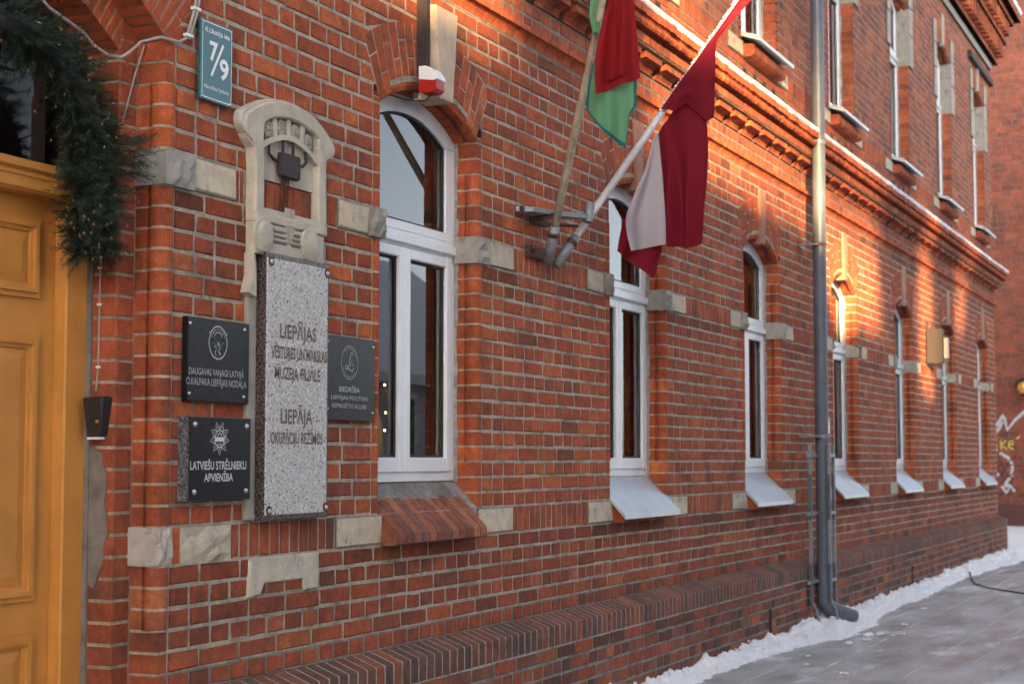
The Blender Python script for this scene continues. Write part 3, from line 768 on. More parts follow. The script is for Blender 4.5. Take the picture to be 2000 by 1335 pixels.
# ---------------------------------------------------------------- windows
def arc_pts(cx, zc, R, hw, n):
    am = math.asin(hw/R); return [(cx+R*math.sin(-am+2*am*i/n), zc+R*math.cos(-am+2*am*i/n)) for i in range(n+1)]
def window(l, zo=0., zb=1.375, zs=SPR, ztr=2.48, lower=True):
    r = l+W; cx = (l+r)/2; zc = zs-.815; y = .122
    g = G()
    # outer frame: stiles, bottom rail, transom, arched head
    g.box(l+.004, l+.10, y, y+.07, zb, zs-.05, bev=.004); g.box(r-.10, r-.004, y, y+.07, zb, zs-.05, bev=.004)
    g.box(l+.10, r-.10, y, y+.07, zb, zb+.05, bev=.004)
    g.box(l+.10, r-.10, y, y+.07, ztr, ztr+.075, bev=.004)
    g.box(l+.02, r-.02, y-.022, y, ztr+.012, ztr+.058, bev=.005)
    oa = arc_pts(cx, zc, .962, .501, 20); ia = arc_pts(cx, zc, .862, .405, 20)
    n = len(oa)
    for i in range(n-1):
        q = [oa[i], oa[i+1], ia[i+1], ia[i]]
        g.prism_y(q[::-1], y, y+.07)
    g.add([(l+.004, y, zs-.05), (l+.10, y, zs-.05), (l+.10, y, ia[0][1]), (l+.004, y, oa[0][1])], [(0, 1, 2, 3)])
    g.add([(r-.004, y, zs-.05), (r-.10, y, zs-.05), (r-.10, y, ia[-1][1]), (r-.004, y, oa[-1][1])], [(0, 3, 2, 1)])
    win = obj('window', g, M['white'], building)
    # gasket and glass of the fanlight
    fl = [(l+.10, ztr+.12), (r-.10, ztr+.12)] + ia[::-1]
    gs = inset(fl, .012); k = G(); m_ = len(fl)
    k.add([(x, y+.012, z) for x, z in fl]+[(x, y+.018, z) for x, z in gs], [(i, (i+1) % m_, m_+(i+1) % m_, m_+i) for i in range(m_)])
    obj('gasket', k, M['gasket'], win)
    obj('frame_bead', G().box(l+.10, r-.10, y-.002, y+.05, ztr+.075, ztr+.12, bev=.004), M['white'], win)
    obj('pane', G().add([(x, y+.024, z) for x, z in fl], [tuple(range(m_))]), M['glass'], win)
    mid = cx-.045
    for a, b in ((l+.10, mid), (mid+.004, r-.055)):
        s = G(); z0, z1 = zb+.045, ztr-.004; w = .055
        s.box(a, a+w, y-.012, y+.045, z0, z1, bev=.005); s.box(b-w, b, y-.012, y+.045, z0, z1, bev=.005)
        s.box(a+w, b-w, y-.012, y+.045, z0, z0+.07, bev=.005); s.box(a+w, b-w, y-.012, y+.045, z1-.05, z1, bev=.005)
        obj('sash', s, M['white'], win)
        a0, b0, c0, c1 = a+w, b-w, z0+.07, z1-.05
        k = G(); e = .012; f1 = [(a0, c0), (b0, c0), (b0, c1), (a0, c1)]; f2 = inset(f1, e)
        k.add([(x, y+.006, z) for x, z in f1]+[(x, y+.012, z) for x, z in f2], [(i, (i+1) % 4, 4+(i+1) % 4, 4+i) for i in range(4)])
        obj('gasket', k, M['gasket'], win)
        obj('pane', G().add([(a0, y+.018, c0), (b0, y+.018, c0), (b0, y+.018, c1), (a0, y+.018, c1)], [(0, 1, 2, 3)]), M['glass'], win)
    # rough render joint between frame and brick
    for s, x in ((-1, l), (1, r)):
        p = G()
        a, b = (x-.012, x+.006) if s < 0 else (x-.006, x+.012)
        nz_ = 26
        for j in range(nz_):
            z0, z1 = zb+(zs-zb)*j/nz_, zb+(zs-zb)*(j+1)/nz_
            d = rnd.uniform(0, .012); p.box(a, b+(0 if s > 0 else d)-(d if s > 0 else 0)*0, y-.012-d, y+.02, z0, z1)
        obj('render_joint', p, M['plaster'], win)
    # room behind
    rm = G(); d = 2.4; a, b, z0, z1 = l-.5, r+.5, zb-.7, zs+.5
    rm.add([(a, .45, z0), (b, .45, z0), (b, d, z0), (a, d, z0), (a, .45, z1), (b, .45, z1), (b, d, z1), (a, d, z1)], [(0, 1, 2, 3), (4, 7, 6, 5), (2, 6, 7, 3), (1, 5, 6, 2), (0, 3, 7, 4)], (1, 1, 1))
    rm.add([(l, y+.05, zb), (l, .46, zb), (l, .46, zs+.2), (l, y+.05, zs+.2)], [(0, 1, 2, 3)]); rm.add([(r, y+.05, zb), (r, .46, zb), (r, .46, zs+.2), (r, y+.05, zs+.2)], [(0, 3, 2, 1)])
    rm.add([(l, y+.05, zb), (r, y+.05, zb), (r, .46, zb), (l, .46, zb)], [(0, 1, 2, 3)])
    obj('inner_room', rm, M['room'], win)
for i, (l, r) in enumerate(WIN):
    window(l)
    if i: window(l, 0, 4.77, SPU, 5.98)

# ---------------------------------------------------------------- door
dr = G(); yf = .235
dr.box(.19, .318, yf, yf+.12, GZ, 2.40, bev=.006); dr.box(DOOR[0]+.11, DOOR[0]+.24, yf, yf+.12, GZ, 2.40, bev=.006)
tb = dr
tb.prism_x([(yf+.12, 2.375), (yf-.02, 2.375), (yf-.035, 2.385), (yf-.035, 2.44), (yf-.05, 2.45), (yf-.05, 2.475), (yf-.03, 2.482), (yf+.12, 2.482)][::-1], DOOR[0]+.11, .318)
tb.box(DOOR[0]+.11, .318, yf-.040, yf-.035, 2.425, 2.435)
door = obj('door', dr, M['yellow'], building)
uf = G(); uf.box(.205, .318, yf+.03, yf+.12, 2.48, 3.02, bev=.004); uf.box(DOOR[0]+.11, DOOR[0]+.24, yf+.03, yf+.12, 2.48, 3.02, bev=.004); uf.box(DOOR[0]+.11, .318, yf+.03, yf+.12, 3.02, 3.35, bev=.004); obj('top_light_frame', uf, mat('dark_brown_wood', (.035, .02, .014), .6)[0], door)
obj('frame_moulding', G().box(.300, .326, yf-.012, yf+.02, GZ, 2.40, bev=.004), M['yellow'], door)
obj('top_light', G().add([(DOOR[0]+.24, yf+.06, 2.48), (.19, yf+.06, 2.48), (.19, yf+.06, 3.03), (DOOR[0]+.24, yf+.06, 3.03)], [(0, 1, 2, 3)]), M['glass2'], door)
obj('hallway', G().add([(DOOR[0], .6, 2.3), (.4, .6, 2.3), (.4, 2.0, 2.3), (DOOR[0], 2.0, 2.3), (DOOR[0], .6, 3.4), (.4, .6, 3.4), (.4, 2.0, 3.4), (DOOR[0], 2.0, 3.4)], [(0, 1, 2, 3), (4, 7, 6, 5), (2, 6, 7, 3), (1, 5, 6, 2), (0, 3, 7, 4)]), M['room'], door)
def leaf(x0, x1):
    yl = .285
    g = G(); g.box(x0, x1, yl, yl+.05, GZ+.02, 2.375)
    lf = obj('door_leaf', g, M['yellow'], door)
    for z0, z1 in ((2.03, 2.305), (1.005, 1.905), (.28, .895)):
        a, b = x0+.10, x1-.09
        mo = G()
        for (u0, u1, ya) in ((0, .018, yl-.014), (.018, .034, yl-.022), (.034, .048, yl-.010)):
            p0 = [(a+u0, z0+u0), (b-u0, z0+u0), (b-u0, z1-u0), (a+u0, z1-u0)]; p1 = [(a+u1, z0+u1), (b-u1, z0+u1), (b-u1, z1-u1), (a+u1, z1-u1)]
            mo.add([(x, ya, z) for x, z in p0]+[(x, ya+.002, z) for x, z in p1]+[(x, yl+.01, z) for x, z in p0]+[(x, yl+.01, z) for x, z in p1],
                   [(i, (i+1) % 4, 4+(i+1) % 4, 4+i) for i in range(4)]+[(8+i, 8+(i+1) % 4, (i+1) % 4, i) for i in range(4)]+[(4+i, 4+(i+1) % 4, 12+(i+1) % 4, 12+i) for i in range(4)])
        obj('panel_moulding', mo, M['yellow'], door)
        pn = G(); q = [(a+.052, z0+.052), (b-.052, z0+.052), (b-.052, z1-.052), (a+.052, z1-.052)]; q2 = inset(q, .035)
        pn.add([(x, yl-.0005, z) for x, z in q]+[(x, yl-.008, z) for x, z in q2], [(i, (i+1) % 4, 4+(i+1) % 4, 4+i) for i in range(4)]+[(4, 5, 6, 7)])
        obj('door_panel', pn, M['yellow'], door)
leaf(DCX+.035, .187); leaf(DOOR[0]+.243, DCX+.030)
obj('threshold', G().box(DOOR[0]+.05, .36, .15, .6, 0, GZ+.02, bev=.01), M['plaster'], door)
# cement patch and sheet edge at the foot of the door jamb
def patch(name, pts, parent, y):
    n = len(pts); return None
pg = G(); px = .3075
col = [(.235, 1.03), (.235, 1.48), (.21, 1.53), (.165, 1.50), (.14, 1.42), (.15, 1.33), (.135, 1.22), (.16, 1.10), (.19, 1.04)]
cols2 = []
for i in range(len(col)):
    a, b = col[i], col[(i+1) % len(col)]
    for t in (0, .33, .66): cols2.append((a[0]+(b[0]-a[0])*t+(rnd.uniform(-.006, .006) if a[0] < .23 else 0), a[1]+(b[1]-a[1])*t+rnd.uniform(-.008, .008)))
pg.add([(px-.004, y, z) for y, z in cols2]+[(px+.01, y, z) for y, z in cols2], [tuple(range(len(cols2)))]+[(i, (i+1) % len(cols2), len(cols2)+(i+1) % len(cols2), len(cols2)+i) for i in range(len(cols2))])
pg.box(.298, .31, .214, .24, GZ, 2.4)
obj('cement_patch', pg, M['patch'], building)
# ---------------------------------------------------------------- lettering
def text_geo(body, bold=0.0):
    cu = bpy.data.curves.new('t', 'FONT'); cu.body = body; cu.offset = bold; cu.resolution_u = 3
    o = bpy.data.objects.new('t', cu); C.objects.link(o)
    dg = bpy.context.evaluated_depsgraph_get(); me = bpy.data.meshes.new_from_object(o.evaluated_get(dg))
    vs = [tuple(v.co) for v in me.vertices]; fs = [tuple(p.vertices) for p in me.polygons]
    bpy.data.objects.remove(o); bpy.data.curves.remove(cu); bpy.data.meshes.remove(me)
    return vs, fs
CAP = max(v[1] for v in text_geo('H')[0])
def text(name, body, x0, x1, z0, z1, y, m, parent, bold=.012, slant=0):
    """z0..z1 is the height of a capital"""
    vs, fs = text_geo(body, bold); a = min(v[0] for v in vs); b = max(v[0] for v in vs)
    g = G().add([(x0+(v[0]-a)/(b-a)*(x1-x0), y, z0+v[1]/CAP*(z1-z0)) for v in vs], fs)
    return child(name, g, m, parent)
def circle(cx, cz, rx, rz, n=40, a0=0, a1=2*math.pi): return [(cx+rx*math.cos(a0+(a1-a0)*i/n), cz+rz*math.sin(a0+(a1-a0)*i/n)) for i in range(n + (abs(a1-a0) < 6.28))]
def screws(parent, pts, y, r=.009, name='screw'):
    for x, z in pts:
        g = G(); n = 12
        g.add([(x+r*math.cos(2*math.pi*k/n), y, z+r*math.sin(2*math.pi*k/n)) for k in range(n)]+[(x+r*.8*math.cos(2*math.pi*k/n), y-.004, z+r*.8*math.sin(2*math.pi*k/n)) for k in range(n)]+[(x, y-.006, z)],
              [(k, n+k, n+(k+1) % n, (k+1) % n) for k in range(n)]+[(n+k, 2*n, n+(k+1) % n) for k in range(n)])
        child(name, g, M['steel'], parent, True)

# plaque with the eagle
pl = thing('plaque', 'black stone plaque with an oval eagle emblem and two lines of lettering', 'plaque', (.717, 0, 1.69), 'black plaques beside the tablet')
child('slab', G().box(.535, .935, -.030, -.006, 1.690, 1.995, bev=.003), M['black'], pl)
y = -.0315
text('lettering', 'DAUGAVAS VANAGI LATVIJĀ', .543, .896, 1.787, 1.811, y, M['engrave'], pl, .004); text('lettering', 'O.KALPAKA LIEPĀJAS NODAĻA', .527, .914, 1.750, 1.775, y, M['engrave'], pl, .004)
e = G(); cx, cz = .724, 1.910
e.ribbon(circle(cx, cz, .058, .060), .0055, y, closed=True)
for k in range(7): a = math.radians(25+130*k/6); e.ribbon([(cx+.050*math.cos(a-.12), cz+.052*math.sin(a-.12)), (cx+.044*math.cos(a), cz+.046*math.sin(a)), (cx+.050*math.cos(a+.12), cz+.052*math.sin(a+.12))], .003, y)
e.ribbon(circle(cx, cz+.016, .026, .022, 12, .3, math.pi-.3), .004, y)
for s in (-1, 1):
    for k in range(5): e.ribbon([(cx+s*.010, cz-.008-k*.003), (cx+s*(.030+.004*k), cz+.006+k*.004), (cx+s*(.058-k*.007), cz+.038-k*.010)], .0042, y)
e.ribbon([(cx-.010, cz-.004), (cx-.024, cz-.016), (cx-.006, cz-.022), (cx-.020, cz-.036), (cx-.012, cz-.048)], .004, y)
e.ribbon([(cx+.004, cz-.006), (cx+.012, cz-.020), (cx+.004, cz-.032), (cx+.016, cz-.044)], .006, y); e.ribbon([(cx-.004, cz+.002), (cx, cz-.012), (cx+.004, cz+.002)], .006, y)
child('emblem', e, M['engrave'], pl); screws(pl, [(.548, 1.970), (.900, 1.971), (.898, 1.716), (.547, 1.717)], -.030, .007)

pl = thing('plaque', 'black stone plaque with a star badge and bold LATVIEŠU STRĒLNIEKU lettering', 'plaque', (.70, 0, 1.33), 'black plaques beside the tablet')
child('slab', G().box(.520, .918, -.050, -.004, 1.331, 1.635, bev=.002), [M['black_side']], pl)
child('polished_face', G().box(.5215, .9165, -.0525, -.049, 1.3325, 1.6335, bev=.002), M['black'], pl); y = -.0535
text('lettering', 'LATVIEŠU STRĒLNIEKU', .527, .886, 1.444, 1.473, y, M['engrave2'], pl, .014); text('lettering', 'APVIENĪBA', .614, .798, 1.401, 1.429, y, M['engrave2'], pl, .014)
e = G(); cx, cz = .709, 1.558
for k in range(9):
    a = math.radians(90+20+40*k); c_, s_ = math.cos(a), math.sin(a); q = lambda r, t: (cx+r*math.cos(a+t), cz+r*math.sin(a+t))
    e.ribbon([q(.030, -.32), q(.040, -.30), q(.062, .02), q(.040, .30), q(.030, .32)], .0025, y); e.ribbon([q(.036, -.1), q(.05, .02), q(.036, .12)], .0018, y)
e.ribbon(circle(cx, cz-.002, .030, .031), .0035, y-.0003, closed=True)
e.add([(cx-.029, y-.0005, cz-.012), (cx+.029, y-.0005, cz-.012), (cx+.029, y-.0005, cz+.004), (cx-.029, y-.0005, cz+.004)], [(0, 1, 2, 3)])
for dx, dz in ((-.011, .012), (0, .018), (.011, .012)):
    st = [(cx+dx+(.006 if i % 2 == 0 else .0028)*math.sin(i*math.pi/5), cz+dz+(.006 if i % 2 == 0 else .0028)*math.cos(i*math.pi/5)) for i in range(10)]; e.add([(a, y-.0005, b) for a, b in st], [tuple(range(10))])
child('emblem', e, M['engrave2'], pl); text('emblem_letters', 'LSA', cx-.013, cx+.013, cz-.027, cz-.018, y-.0005, M['engrave2'], pl, .012)
screws(pl, [(.555, 1.606), (.888, 1.605), (.886, 1.363), (.554, 1.364)], -.0525, .0105)

pl = thing('plaque', 'dark grey plaque with a round script L logo, right of the granite slab', 'plaque', (1.71, 0, 1.64), 'black plaques beside the tablet')
child('slab', G().box(1.500, 1.922, -.030, -.006, 1.642, 1.996, bev=.003), M['black'], pl); y = -.0315
text('lettering', 'BIEDRĪBA', 1.613, 1.787, 1.764, 1.785, y, M['engrave'], pl, .010); text('lettering', 'LIEPĀJAS POLITISKI', 1.547, 1.856, 1.731, 1.747, y, M['engrave'], pl, .006); text('lettering', 'REPRESĒTO KLUBS', 1.555, 1.846, 1.696, 1.713, y, M['engrave'], pl, .006)
e = G(); cx, cz = 1.698, 1.888
e.ribbon(circle(cx, cz, .070, .070), .003, y, closed=True); e.ribbon(circle(cx, cz, .060, .060, 40, .3, 2.3), .0022, y); e.ribbon(circle(cx, cz, .060, .060, 40, 3.4, 5.6), .0022, y)
e.ribbon([(cx+.030, cz+.030), (cx+.026, cz+.042), (cx+.014, cz+.042), (cx+.006, cz+.028), (cx, cz), (cx-.012, cz-.026), (cx-.028, cz-.030), (cx-.036, cz-.020), (cx-.028, cz-.011), (cx-.014, cz-.018), (cx+.006, cz-.032), (cx+.026, cz-.034), (cx+.038, cz-.018)], .0045, y)
for dx, dz in ((.018, .004), (.008, -.009), (.028, -.009)): e.add([(x, y, z) for x, z in circle(cx+dx, cz+dz, .004, .004, 10)], [tuple(range(10))])
child('emblem', e, M['engrave'], pl); screws(pl, [(1.905, 1.966), (1.900, 1.680), (1.519, 1.968), (1.519, 1.69)], -.030, .006)

# granite slab
gs = thing('granite_slab', 'tall speckled grey granite memorial slab with brown cut lettering', 'memorial slab', (1.13, 0, 1.25))
child('slab', G().box(1.000, 1.478, -.058, -.012, 1.246, 2.280, bev=.003), M['granite_d'], gs)
fx = [(1.004, 1.264), (1.468, 1.264), (1.468, 2.262), (1.004, 2.262)]
child('flamed_face', G().prism_y(fx, -.0615, -.054, (1, 1, 1), .006), M['granite'], gs); y = -.0628
for body, a, b, c0, c1 in (('LIEPĀJAS', 1.098, 1.374, 1.954, 2.007), ('VĒSTURES UN MĀKSLAS', 1.037, 1.458, 1.874, 1.919), ('MUZEJA FILIĀLE', 1.064, 1.406, 1.794, 1.839), ('LIEPĀJA', 1.110, 1.347, 1.621, 1.676), ('OKUPĀCIJU REŽĪMOS', 1.038, 1.429, 1.542, 1.585)):
    text('lettering', body, a, b, c0, c1, y, M['cut'], gs, .022)
for x, z in ((1.033, 1.284), (1.456, 1.288), (1.033, 2.246), (1.456, 2.242)):
    g = G(); g.ring(x, z, 0.002, .020, -.0645, -.058, 0, 2*math.pi, 14); child('corner_clamp', g, M['rust'], gs); screws(gs, [(x, z-.002)], -.0645, .011, 'bolt')
child('back_plate', G().box(.985, .999, -.02, -.004, 1.245, 2.25, bev=.003), M['plaster'], gs)

# carved stone surround above the slab
sr = thing('stone_surround', 'carved pale stone frame with four flower reliefs above the granite slab', 'stone frame', (1.17, 0, 2.28))
out = [(.872, 2.43), (.874, 2.60), (.868, 2.672), (.85, 2.700), (.80, 2.728), (.783, 2.750), (.783, 2.780), (.80, 2.800), (.883, 2.840), (.96, 2.868), (1.039, 2.886), (1.12, 2.893), (1.203, 2.892), (1.285, 2.882), (1.364, 2.864), (1.42, 2.840), (1.469, 2.815), (1.515, 2.785), (1.530, 2.765), (1.520, 2.742), (1.495, 2.732), (1.462, 2.722), (1.450, 2.700), (1.446, 2.60), (1.456, 2.43)]
ia = [(1.000, 2.43), (1.000, 2.782), (1.053, 2.810), (1.115, 2.824), (1.177, 2.831), (1.24, 2.831), (1.296, 2.825), (1.35, 2.813), (1.392, 2.799), (1.405, 2.790), (1.405, 2.43)]
shf = lambda x: x+.010+.062*(1-(x-.783)/(1.53-.783))
out = [(shf(x), z) for x, z in out]
def loop_ring(g, A, B, y0, y1, col):
    """flat ring between an outer and an inner open outline (same ends), front at y0"""
    o2 = []; N = 60
    def res(Pts):
        L_ = [0]
        for i in range(1, len(Pts)): L_.append(L_[-1]+math.dist(Pts[i], Pts[i-1]))
        r_ = []; j = 0
        for k in range(N+1):
            t = L_[-1]*k/N
            while j < len(L_)-2 and L_[j+1] < t: j += 1
            f = (t-L_[j])/max(1e-9, L_[j+1]-L_[j]); r_.append((Pts[j][0]+(Pts[j+1][0]-Pts[j][0])*f, Pts[j][1]+(Pts[j+1][1]-Pts[j][1])*f))
        return r_
    a, b = res(A), res(B); vs = []; fs = []
    for k in range(N+1): vs += [(a[k][0], y0+.010, a[k][1]), (a[k][0]*.9+b[k][0]*.1, y0, a[k][1]*.9+b[k][1]*.1), (a[k][0]*.1+b[k][0]*.9, y0, a[k][1]*.1+b[k][1]*.9), (b[k][0], y0+.008, b[k][1]), (b[k][0], y1, b[k][1]), (a[k][0], y1, a[k][1])]
    for k in range(N):
        for q in range(6): fs.append((6*k+q, 6*k+(q+1) % 6, 6*k+6+(q+1) % 6, 6*k+6+q))
    fs += [(0, 5, 4, 3, 2, 1), tuple(6*N+q for q in range(6))]
    g.add(vs, fs, col)
SCOL = (.51, .455, .37)
g = G(); loop_ring(g, out, ia, -.050, -.004, SCOL); child('hood', g, M['cast'], sr)
out2 = [(x+(.012 if x < 1.15 else -.012)*0+(x-1.19)*.03, z+.010 if z > 2.70 else z) for x, z in out[3:-4]]
g = G(); loop_ring(g, out2, [(1.19+(x-1.19)*.93, z-.028) for x, z in out[3:-4]], -.042, -.004, (.50, .46, .40)); child('hood_rim', g, M['cast'], sr)
child('back_panel', G().box(.985, 1.41, -.02, -.004, 2.57, 2.835, SCOL).box(1.0, 1.40, -.022, -.0201, 2.742, 2.832, (.20, .18, .16)), M['cast'], sr)
# lower arch bar and spokes
g = G(); bar = [(.99, 2.690)] + [(.99+.415*t, 2.690+.066*math.sin(math.pi*min(1, t*1.0))**.9 - .0*t) for t in [i/14 for i in range(1, 14)]] + [(1.405, 2.690)]
for i in range(len(bar)-1):
    (xa, za), (xb, zb) = bar[i], bar[i+1]; g.prism_y([(xa, za-.011), (xb, zb-.011), (xb, zb+.011), (xa, za+.011)], -.044, -.018, SCOL)
for x0, z0, x1, z1 in ((1.094, 2.742, 1.086, 2.818), (1.190, 2.755, 1.190, 2.832), (1.290, 2.748, 1.300, 2.826)):
    g.prism_y([(x0-.012, z0), (x0+.012, z0), (x1+.014, z1), (x1-.014, z1)], -.038, -.018, SCOL)
child('arch_bar', g, M['cast'], sr)
for cx, cz in ((1.043, 2.768), (1.142, 2.790), (1.243, 2.788), (1.345, 2.765)):   # four flower reliefs
    g = G()
    for k in range(7): a = 2*math.pi*k/7; g.ball((cx+.020*math.cos(a), -.026, cz+.021*math.sin(a)), .017, 7, 4, (.34, .31, .27), (1, .8, 1))
    g.ball((cx, -.032, cz), .013, 8, 5, (.30, .27, .23), (1, .9, 1))
    for s in (-1, 1): g.ball((cx+s*.014, -.026, cz-.030), .010, 6, 4, (.15, .135, .12), (.8, .7, 1.3))
    child('flower_relief', g, M['cast'], sr, True)
# iron shield with bars, brick slot, disc block
sh = G(); q = [(1.112, 2.600), (1.122, 2.590), (1.24, 2.590), (1.25, 2.598), (1.25, 2.680), (1.245, 2.688), (1.117, 2.688), (1.112, 2.682)]
sh.prism_y(q, -.060, -.035, (1, 1, 1), .006); child('iron_shield', sh, M['iron'], sr)
for pts in ([(1.048, 2.725), (1.048, 2.672), (1.080, 2.655), (1.115, 2.650)], [(1.320, 2.730), (1.325, 2.680), (1.300, 2.660), (1.25, 2.655)], [(1.15, 2.755), (1.15, 2.69)], [(1.225, 2.75), (1.225, 2.69)]): child('iron_bar', G().tube([(x, -.036, z) for x, z in pts], .007, 6), M['iron'], sr)
for i in range(6):
    x0 = .992+.0688*i; child('brick', G().brick(x0+.003, x0+.066, x0+.003, x0+.066, 2.452, 2.566, -.016, 0.01, .004, tint('low')), M['brickA'], sr)
ch = G()
for x in (1.155, 1.172, 1.189, 1.206): ch.tube([(x, -.028, 2.60), (x, -.022, 2.452)], .0028, 5)
child('rust_rods', ch, M['rust'], sr)
g = G(); g.box(.938, 1.462, -.058, -.004, 2.395, 2.432, SCOL, .004); g.box(.940, 1.450, -.050, -.004, 2.270, 2.393, SCOL, .004); g.box(.99, 1.405, -.045, -.004, 2.43, 2.452, SCOL)
child('disc_block', g, M['cast'], sr)
for cx in (.985, 1.330):
    g = G(); n = 24; prof = [(.070, -.050), (.070, -.058), (.062, -.063), (.058, -.061), (.050, -.069), (.028, -.074), (0.001, -.075)]
    vs = [(cx+r*math.cos(2*math.pi*k/n), yy, 2.345+r*math.sin(2*math.pi*k/n)*.98) for r, yy in prof for k in range(n)]
    g.add(vs, [(j*n+k, (j+1)*n+k, (j+1)*n+(k+1) % n, j*n+(k+1) % n) for j in range(len(prof)-1) for k in range(n)], SCOL); child('disc', g, M['cast'], sr, True)
g = G()
for k in range(3):
    d = .020*k
    g.prism_y([(1.145-d*0-.0+.012*k, 2.470), (1.151+.012*k, 2.470), (1.151+.012*k, 2.372-.020*k), (1.060, 2.372-.020*k), (1.060, 2.380-.020*k), (1.145+.012*k, 2.380-.020*k)], -.056, -.049, (.45, .41, .36))
    g.prism_y([(1.205-.012*k, 2.470), (1.211-.012*k, 2.470), (1.211-.012*k, 2.380-.020*k), (1.262, 2.380-.020*k), (1.262, 2.372-.020*k), (1.205-.012*k, 2.372-.020*k)], -.056, -.049, (.45, .41, .36))
child('line_relief', g, M['cast'], sr)
dk = G()
for k in range(3): dk.box(1.058, 1.140+.01*k, -.0508, -.0495, 2.360-.020*k, 2.368-.020*k); dk.box(1.215-.01*k, 1.262, -.0508, -.0495, 2.360-.020*k, 2.368-.020*k)
child('line_groove', dk, mat('groove_shade', (.13, .115, .10), .9)[0], sr)  # flat strips, the shade of the grooves put into their colour
child('side_strip', G().box(.935, .990, -.022, -.004, 1.25, 2.27, (.36, .33, .29), .004), M['cast'], sr)
g = G().prism_y([(.905, 2.115), (.93, 2.105), (.96, 2.10), (.96, 2.16), (.945, 2.27), (.93, 2.27), (.93, 2.18)], -.045, -.004, SCOL, .003); child('broken_edge', g, M['cast'], sr)

# street sign
sg = thing('house_number_sign', 'green enamel house number sign reading 7/9 on the brick wall', 'sign', (.70, 0, 2.80))
child('panel', G().box(.594, .803, -.026, -.016, 2.802, 3.104, bev=.002), M['sign'], sg); y = -.0275
rr = []
for cxx, czz, a in ((.780, 3.080, 0), (.620, 3.080, 90), (.620, 2.826, 180), (.780, 2.826, 270)): rr += [(cxx+.014*math.cos(math.radians(a+t)), czz+.014*math.sin(math.radians(a+t))) for t in (0, 30, 60, 90)]
child('border', G().ribbon(rr, .0035, y, closed=True), M['signw'], sg)
text('lettering', 'K.Ukstiņa iela', .624, .782, 3.056, 3.074, y, M['signw'], sg, .016); text('lettering', 'Pašvaldības īpašums', .620, .777, 2.846, 2.860, y, M['signw'], sg, .010)
text('numeral', '7', .651, .705, 2.958, 3.025, y, M['signw'], sg, .03); text('numeral', '9', .717, .776, 2.899, 2.972, y, M['signw'], sg, .03)
child('slash', G().ribbon([(.664, 2.898), (.740, 3.028)], .0125, y), M['signw'], sg)
screws(sg, [(.603, 3.094), (.603, 2.812), (.794, 3.092), (.794, 2.812)], -.026, .004)

# alarm siren over the first window
si = thing('alarm_siren', 'white alarm siren with a red lens on the window keystone', 'alarm', (2.27, 0, 3.17))
x0, x1 = 2.285, 2.378
g = G(); g.prism_x([(-.05, 3.285), (-.085, 3.285), (-.115, 3.272), (-.138, 3.240), (-.142, 3.222), (-.128, 3.214), (-.05, 3.226)][::-1], x0, x1); child('housing', g, M['signw'], si)
g = G(); g.prism_x([(-.05, 3.224), (-.112, 3.222), (-.136, 3.216), (-.138, 3.176), (-.122, 3.162), (-.06, 3.160), (-.05, 3.166)][::-1], x0+.004, x1-.004); child('red_lens', g, mat('red_lens', (.42, .02, .012), .2)[0], si)
child('siren_cable', G().tube([(2.33, -.10, 3.16), (2.325, -.06, 3.13), (2.30, .03, 3.14), (2.25, .06, 3.15), (2.20, .06, 3.145)], .0035, 6), M['cabled'], si)

# intercom by the door
ic = thing('intercom', 'black door intercom box with a metal hood beside the yellow door', 'intercom', (.24, .12, 1.56))
hx = .29
g = G(); pf = [(.212, 1.695), (.128, 1.70), (.146, 1.560), (.200, 1.557)]
g.add([(hx+.016, a, b) for a, b in pf]+[(hx-.030+.010*(b < 1.6), a, b) for a, b in pf], [(3, 2, 1, 0), (4, 5, 6, 7), (0, 1, 5, 4), (1, 2, 6, 5), (2, 3, 7, 6), (3, 0, 4, 7)]); child('body', g, M['cabled'], ic)
g = G(); g.add([(hx-.04, .130, 1.698), (hx-.032, .120, 1.695), (hx-.022, .140, 1.565), (hx+.015, .120, 1.695), (hx+.015, .140, 1.565)], [(0, 1, 2), (1, 3, 4, 2)]); child('hood', g, M['gasket'], ic)
g = G(); g.box(hx-.022, hx+.01, .148, .198, 1.550, 1.558); child('snow_edge', g, M['snow'], ic)
child('button', G().ball((hx-.027, .152, 1.612), .007, 8, 5), mat('amber_button', (.55, .22, .05), .4)[0], ic)
cb = thing('cable', 'thin grey cable running down the door jamb to the intercom', 'cable', (.30, .13, 1.7))
child('wire', G().tube([(.402, .08, 2.965), (.385, .105, 2.86), (.33, .108, 2.70), (.303, .16, 2.5), (.302, .18, 2.15), (.302, .182, 1.80), (.302, .19, 1.72)], .0033, 6), M['cable'], cb)
for z in (2.15, 2.02, 1.80): child('clip', G().box(.296, .31, .176, .188, z, z+.008), M['signw'], cb)
cb = thing('cable', 'grey cable looping under the door arch up to the wall', 'cable', (.3, 0, 2.9))
cp = [(-.30, .06, 3.05), (-.127, .07, 2.965), (.05, .07, 2.925), (.10, .07, 2.895), (.17, .065, 2.875), (.24, .06, 2.880), (.275, .05, 2.905), (.302, .02, 2.946), (.37, -.012, 2.975), (.48, -.014, 2.983), (.520, -.014, 3.005), (.545, -.014, 3.06), (.566, -.014, 3.11), (.58, -.014, 3.16), (.62, -.014, 3.32), (.64, -.014, 3.6)]
child('wire', G().tube(cp, .0055, 7), M['cable'], cb)
child('wire', G().tube([(a+.016, b-.003, c_) for a, b, c_ in cp[10:]], .0045, 6), M['cable'], cb)
for p_ in ((.53, 3.02), (.575, 3.13)): child('clip', G().box(p_[0]-.014, p_[0]+.026, -.022, -.004, p_[1]-.005, p_[1]+.005), M['signw'], cb)
from mathutils import noise as mn
